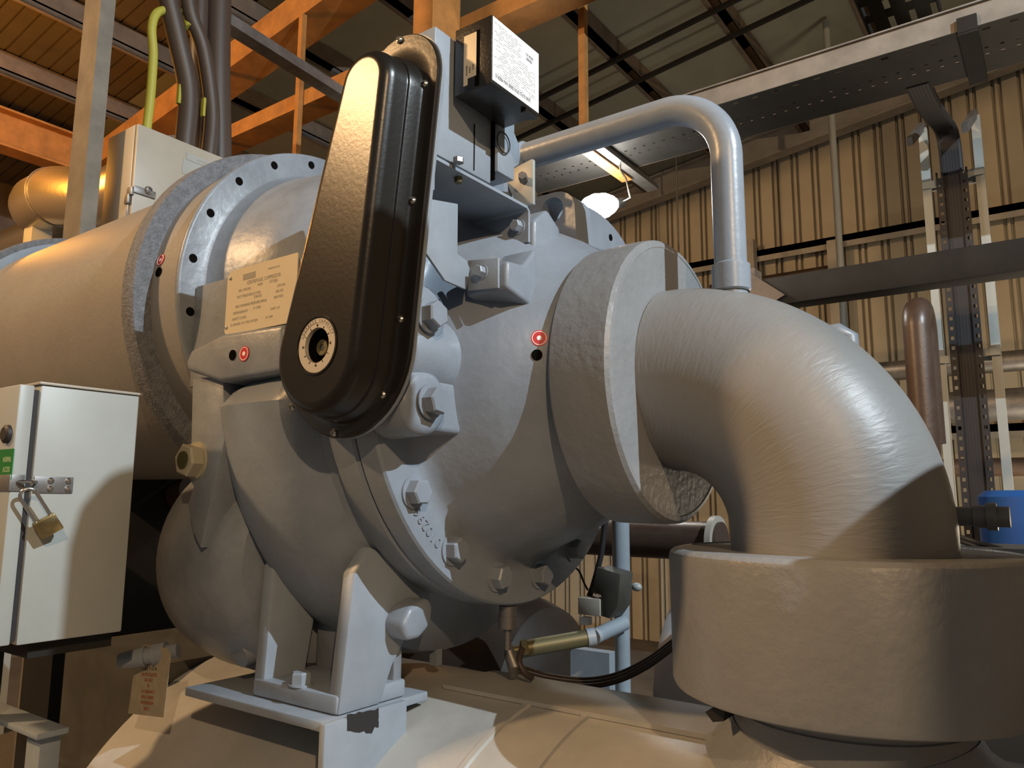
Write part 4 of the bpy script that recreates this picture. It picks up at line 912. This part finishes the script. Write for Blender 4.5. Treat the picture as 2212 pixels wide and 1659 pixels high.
# rusty capped pipe standing behind the elbow
pp = at(1980, 700, 'Y', 2.0); pt = at(1980, 655, 'Y', 2.0)
m = MB(); zt2 = pt.z-0.05; m.tube([(pp.x+0.0, 2.0, FLOOR), (pp.x, 2.0, zt2-0.05)]+arc((pp.x, 2.09, zt2-0.05), (0, -1, 0), (0, 0, 1), 0.09, 5, 180, 12)+[(pp.x, 2.18, 0.0)], 0.052, 24); tag(m.obj('rusty_return_pipe', 'rust'), 'rusty brown pipe with rounded top standing behind the fat elbow', 'pipe')
gp_ = at(1810, 712, 'Y', 2.2); m = MB(); m.tube([gp_+V(-0.25, 0.0, -0.1), gp_+V(-0.03, 0, -0.012), gp_+V(0.0, 0.0, -0.01), gp_+V(0.04, 0.02, -0.03), gp_+V(0.05, 0.05, -0.4), V(gp_.x+0.05, gp_.y+0.05, FLOOR)], 0.04, 20); tag(m.obj('grey_pipe_bend', 'cast'), 'grey pipe bend peeking over the top of the fat elbow', 'pipe')
rp = [at(u, v, 'Y', WY-0.10) for u, v in ((1648, 606), (1795, 578))]
m = MB(); m.tube([rp[0]-V(0.6, 0, 0), (rp[1].x, WY-0.10, rp[0].z)], 0.05, 14); tag(m.obj('short_rusty_pipe', 'rust'), 'short rusty pipe stub in front of the wall below the girt', 'pipe')
# blue drum and valve stub at the right edge
bd0, bd1 = at(2140, 1060, 'Y', 3.0), at(2200, 1165, 'Y', 3.0)
m = MB(); m.lathe([(FLOOR, 0.22), (bd0.z-0.03, 0.22), (bd0.z, 0.19), (bd0.z, 0.0)], (bd0.x+0.16, 3.0, 0), (0, 0, 1), 36); tag(m.obj('blue_drum', 'bluedrum'), 'blue plastic drum behind the white ladder at the right edge', 'drum')
vs0 = at(2060, 1115, 'Y', 0.10); vs1 = at(2182, 1115, 'Y', 0.10); dX = vs1.x-vs0.x
m = MB(); m.lathe([(0, 0.016), (dX*0.36, 0.016), (dX*0.361, 0.019), (dX*0.6, 0.019), (dX*0.601, 0.023), (dX*0.78, 0.023), (dX*0.781, 0.017), (dX, 0.017)], (vs0.x, 0.10, vs0.z), (1, 0, 0), 24); m.obj('gauge_port', 'insul', el)
sh = at(2150, 1178, 'Y', 0.9); m = MB(); m.box((sh.x-0.55, 0.76, sh.z-0.06), (sh.x+1.2, 1.00, sh.z)); m.box((sh.x+0.9, 0.8, FLOOR), (sh.x+1.0, 0.98, sh.z-0.05)); m.box((sh.x-0.5, 0.8, FLOOR), (sh.x-0.4, 0.98, sh.z-0.05)); tag(m.obj('steel_bench', 'plate'), 'flat grey steel bench top behind the lower round flange', 'bench')
for k, (dv, lb) in enumerate(((0, 'upper grey cable resting on the steel bench at right'), (9, 'lower grey cable resting on the steel bench at right'))):
    p = [at(u, v+dv, 'Y', 0.82) for u, v in ((2060, 1155), (2110, 1172), (2170, 1188), (2260, 1205))]; m = MB(); m.tube(p, 0.006, 8); tag(m.obj('bench_cable', 'galv'), lb, 'cable', 'cables on the steel bench')

# ------------------------------------------------------------------ pipes and fittings between compressor and vessel
m = MB(); za = at(1420, 1165, 'Y', 1.1).z; xe_ = at(1560, 1160, 'Y', 1.1).x
m.tube([(-2.2, 1.1, za), (xe_, 1.1, za)], 0.065, 28); tp_ = m.obj('rusty_water_pipe', 'rust'); tag(tp_, 'rusty brown horizontal pipe seen below the round suction flange', 'pipe')
m = MB(); m.lathe([(0, 0.085), (0.02, 0.085)], (xe_-0.03, 1.1, za), (1, 0, 0), 28); m.obj('pipe_flange', 'cab2', tp_)
cn = thing('condenser_vessel', 'pale blue white horizontal vessel behind the grey vertical pipe', 'vessel', (-0.3, 1.35, FLOOR))
cz = at(1410, 1215, 'Y', 1.3).z
m = MB(); vx = at(1362, 1300, 'Y', 1.3).x+0.22; m.lathe([(vx-0.08, 0.0), (vx-0.07, 0.25), (vx-0.02, 0.39), (vx+0.03, 0.42), (1.2, 0.42), (1.2, 0.0)], (0, 1.45, cz-0.46), (1, 0, 0), 72); m.obj('vessel_shell', 'vessel', cn)
m = MB(); m.box((0.0, 1.2, FLOOR), (0.12, 1.7, cz-0.7)); m.box((0.4, 1.2, FLOOR), (0.55, 1.7, cz-0.7)); m.obj('vessel_saddle', 'darksteel', cn)
bv = thing('brown_vessel', 'dark brown rounded vessel in the gloom behind the bolted flange', 'vessel', (-1.3, 1.15, FLOOR))
bvz = at(1150, 1330, 'Y', 0.95).z
m = MB(); m.lathe([(-2.3, 0.0), (-2.3, 0.34), (-1.02, 0.34), (-0.94, 0.31), (-0.88, 0.22), (-0.85, 0.1), (-0.845, 0.0)], (0, 0.97, bvz-0.28), (1, 0, 0), 64); m.obj('vessel_shell', 'rustdark', bv)
m = MB(); m.box((-2.0, 0.8, FLOOR), (-1.9, 1.2, bvz-0.6)); m.box((-0.95, 0.8, FLOOR), (-0.85, 1.2, bvz-0.6)); m.obj('vessel_saddle', 'darksteel', bv)
gv = thing('grey_riser_pipe', 'blue grey painted vertical pipe with elbow and actuator behind the bolted flange', 'pipe', tuple(at(1345, 1500, 'Y', 0.55)))
rxp = at(1343, 1300, 'Y', 0.55).x
m = MB(); m.tube([(rxp, 0.55, at(1345, 1560, 'Y', 0.55).z), (rxp, 0.55, 0.05)], 0.021, 24); m.obj('riser', 'tealpaint', gv)
z1_ = at(1345, 1235, 'Y', 0.55).z
m = MB(); m.lathe([(0, 0.024), (0.002, 0.0245), (0.25, 0.0245), (0.252, 0.024)], (rxp, 0.55, z1_), (0, 0, 1), 24); m.obj('riser_sleeve', 'tealpaint', gv)
pa, pb = at(1345, 1345, 'Y', 0.53), at(1285, 1375, 'Y', 0.42)
pc = at(1140, 1400, 'Y', 0.30)
m = MB(); m.tube([pa+V(0.005, 0, 0), pb], 0.020, 20); m.obj('side_branch', 'tealpaint', gv)
m = MB(); m.tube([pb, pb+(pc-pb)*0.12], 0.024, 20); m.obj('union', 'tealpaint', gv)
m = MB(); m.tube([pb, pc], 0.0215, 20); dr_ = m.obj('filter_drier', 'olivebrass', gv)
m = MB(); m.hexa(pc, (pc-pb), 0.04, 0.018); m.tube([pc+(pc-pb).normalized()*0.015, pc+(pc-pb).normalized()*0.04], 0.012, 12); m.obj('flare_nut', 'olivebrass', dr_)
# servo box with bracket clipped to the riser
sv = thing('servo_box', 'small beige box on a dark folded bracket clipped to the grey riser pipe', 'box', tuple(at(1290, 1330, 'Y', 0.5)))
q = [at(u, v, 'Y', 0.45) for u, v in ((1248, 1290), (1296, 1332))]
m = MB(); m.box((q[0].x, 0.45, q[1].z), (q[1].x, 0.53, q[0].z)); m.obj('servo_case', 'cab2', sv, bevel=0.002)
g = [at(u, v, 'Y', 0.46) for u, v in ((1292, 1225), (1342, 1240), (1336, 1310), (1318, 1336), (1300, 1330), (1300, 1285), (1278, 1280))]
m = MB(); m.prism([(p.x, p.z) for p in g], 'Y', 0.455, 0.53); m.obj('folded_bracket', 'darkgrey', sv, bevel=0.002)
q = [at(u, v, 'Y', 0.46) for u, v in ((1251, 1332), (1271, 1351))]
m = MB(); m.box((q[0].x, 0.46, q[1].z), (q[1].x, 0.48, q[0].z)); m.obj('terminal_cover', 'white', sv)
lampb = at(1375, 1268, 'Y', 0.55); m = MB(); m.sphere(lampb, 0.013, 16, 10, (1.2, 1, 0.9)); m.tube([lampb-V(0.025, 0, 0.0), lampb-V(0.008, 0, 0)], 0.007, 10); m.obj('valve_cap', 'cab', gv)
# loose control wires
def wire(pts, r, label, nm='control_wire', mt='rubber', group='thin wires behind the flange'):
    out = []
    for i in range(len(pts)-1):
        p0, p1, p2, p3 = pts[max(i-1, 0)], pts[i], pts[i+1], pts[min(i+2, len(pts)-1)]
        for k in range(6):
            t = k/6; out.append(0.5*((2*p1)+(p2-p0)*t+(2*p0-5*p1+4*p2-p3)*t*t+(3*p1-p0-3*p2+p3)*t**3))
    out.append(pts[-1]); mb = MB(); mb.tube(out, r, 10); o = mb.obj(nm, mt); tag(o, label, 'cable', group); return o
wire([at(u, v, 'Y', 0.50) for u, v in ((1312, 1100), (1306, 1140), (1298, 1200), (1282, 1262), (1272, 1290))], 0.008, 'dark flexible hose dropping from below the suction flange to the servo box', 'flexible_hose', group=None)
wire([at(u, v, 'Y', 0.56) for u, v in ((1225, 1225), (1248, 1230), (1262, 1260), (1270, 1275))], 0.003, 'thin looped wire left of the servo bracket', group=None)
for k in range(3):
    wire([at(u, v+7*k, 'Y', 0.26-0.02*k) for u, v in ((1120, 1440), (1180, 1458), (1260, 1468), (1330, 1458), (1400, 1425), (1470, 1375), (1560, 1330))], 0.006, ('uppermost', 'middle', 'lowest')[k]+' of three dark cables sagging towards the lower flange', 'sagging_cable', 'cable', 'dark cables sagging to the lower flange')
m = MB(); q = [at(u, v, 'Y', 0.62) for u, v in ((1232, 1400), (1317, 1495))]; m.box((q[0].x, 0.62, q[1].z-0.1), (q[1].x, 0.66, q[0].z)); tag(m.obj('pale_panel', 'tealpaint'), 'small pale blue grey panel standing behind the sagging cables', 'panel')
m = MB(); pts = [at(u, v, 'Y', 0.02) for u, v in ((1097, 1385), (1100, 1410), (1112, 1440), (1108, 1462))]; m.tube(pts, [0.006, 0.013, 0.016, 0.008], 12); tag(m.obj('drain_valve', 'galv'), 'paint-flaked drain valve below the bolted flange', 'valve')
wire([at(u, v, 'Y', 0.02) for u, v in ((1128, 1400), (1122, 1430), (1135, 1455), (1150, 1465))], 0.007, 'dark hose curling beside the drain valve', 'curled_hose', 'cable', None)
m = MB(); q = at(942, 1392, 'Y', -0.02); m.box((q.x-0.010, -0.03, q.z-0.045), (q.x+0.010, -0.01, q.z+0.01)); m.obj('casing_plug', 'cast', comp)

# ------------------------------------------------------------------ clutter at the lower left
stn = thing('angle_iron_stand', 'pale blue grey angle iron stand at the bottom left corner', 'stand', tuple(at(90, 1600, 'Y', -0.60)))
q = [at(u, v, 'Y', -0.62) for u, v in ((-40, 1560), (88, 1578), (82, 1572), (112, 1572))]
zt_ = q[2].z
m = MB(); m.box((q[2].x, -0.64, FLOOR), (q[3].x, -0.60, zt_)); m.obj('stand_leg', 'tealpaint', stn, bevel=0.002)
m = MB(); m.box((q[2].x-0.35, -0.66, zt_), (q[3].x+0.03, -0.60, zt_+0.012)); m.obj('stand_top', 'tealpaint', stn, bevel=0.002)
m = MB(); m.box((q[2].x-0.35, -0.64, FLOOR), (q[2].x-0.30, -0.60, zt_)); m.obj('stand_leg', 'tealpaint', stn, bevel=0.002)
jb = [at(u, v, 'Y', 0.0) for u, v in ((290, 1000), (350, 1090))]
m = MB(); m.tube([at(270, 1130, 'Y', 0.2), at(330, 1085, 'Y', 0.2), at(420, 1060, 'Y', 0.2)], 0.06, 20); tag(m.obj('brown_oil_pipe', 'rust'), 'brown pipe in the dark gap between cabinet and sump', 'pipe')
q = at(320, 1015, 'Y', 0.3); m = MB(); m.box((q.x-0.10, 0.3, q.z-0.03), (q.x+0.08, 0.4, q.z+0.02)); m.box((q.x-0.02, 0.3, q.z-0.09), (q.x+0.05, 0.38, q.z-0.03)); tag(m.obj('junction_box', 'tealpaint'), 'small blue grey junction box in the dark gap right of the cabinet', 'box')

# ------------------------------------------------------------------ pendant lamp behind the machine
LYp = 2.45
lc = at(1293, 446, 'Y', LYp)
pl = thing('pendant_lamp', 'glowing white pendant lamp behind the lifting lug under the cable tray', 'lamp', tuple(lc))
ax_ = (rgt*-0.92-upv*0.22-fwd*0.3).normalized()
m = MB(); m.lathe([(-0.13, 0.0), (-0.12, 0.03), (-0.08, 0.062), (-0.02, 0.078), (0.05, 0.072), (0.10, 0.048), (0.125, 0.025)], lc, ax_*-1, 36, caps=False); m.obj('lamp_globe', 'lampglow', pl)
m = MB(); m.tube([lc-ax_*0.12, lc-ax_*0.165], 0.03, 16); m.obj('lamp_holder', 'darksteel', pl)
hk = at(1362, 427, 'Y', LYp); h2 = at(1352, 385, 'Y', LYp); h3 = at(1340, 368, 'Y', LYp)
m = MB(); m.tube([lc-ax_*0.15, hk, h2, h3, V(h3.x, LYp, tzb-0.02)], 0.006, 8); m.obj('lamp_hook', 'steel', pl)
m = MB(); ip = at(1335, 360, 'Y', LYp); m.box((ip.x-0.05, LYp-0.3, tzb-0.035), (ip.x+0.03, LYp+0.5, tzb-0.003)); tag(m.obj('tray_bracket', 'galv'), 'folded steel bracket under the cable tray above the glowing lamp', 'bracket')
lamp('pendant_lamp_light', 'POINT', tuple(lc-V(0.0, 0.16, 0.03)), 28, (1.0, 0.95, 0.85), 0.08)

# ------------------------------------------------------------------ unseen blockers added right of the view to cast shade on the machine
sw = thing('shade_cabinet', 'tall grey cabinet added out of view to shade the fat elbow', 'cabinet', (1.5, 0.3, FLOOR))  # unseen box added to keep the LED light off the lower elbow
m = MB(); m.box((1.30, -0.33, FLOOR+0.1), (1.70, 0.70, 0.578)); m.obj('cabinet_body', 'cab2', sw, bevel=0.004)
m = MB(); m.box((1.32, -0.30, FLOOR), (1.68, 0.68, FLOOR+0.1)); m.obj('cabinet_plinth', 'darksteel', sw)
m = MB(); m.box((1.32, -0.352, FLOOR+0.12), (1.68, -0.331, 0.55)); m.obj('cabinet_door', 'cab2', sw, bevel=0.004)
e0_ = V(2.52, -2.42, 0); sdv = V(0.72, 0.69, 0)
m = MB(); ibeam(m, e0_+sdv*0.15+V(0.09, -0.095, FLOOR), e0_+sdv*0.15+V(0.09, -0.095, roofz(2.6)-0.2), 0.25, 0.30, 0.02, 0.014, up=(0.69, -0.72, 0)); struct(m.obj('column', 'brownsteel'))  # unseen column added to cut the front light with a vertical edge

sp_ = V(1.30, -0.525, 0)
m = MB(); m.lathe([(FLOOR, 0.07), (1.16, 0.07), (1.19, 0.064), (1.215, 0.046), (1.228, 0.022), (1.232, 0.0)], sp_, (0, 0, 1), 32); tag(m.obj('shade_standpipe', 'galv'), 'capped upright pipe added out of view to shade the control cabinet', 'pipe')  # made-up pipe, domed to throw a rounded shadow on the control cabinet
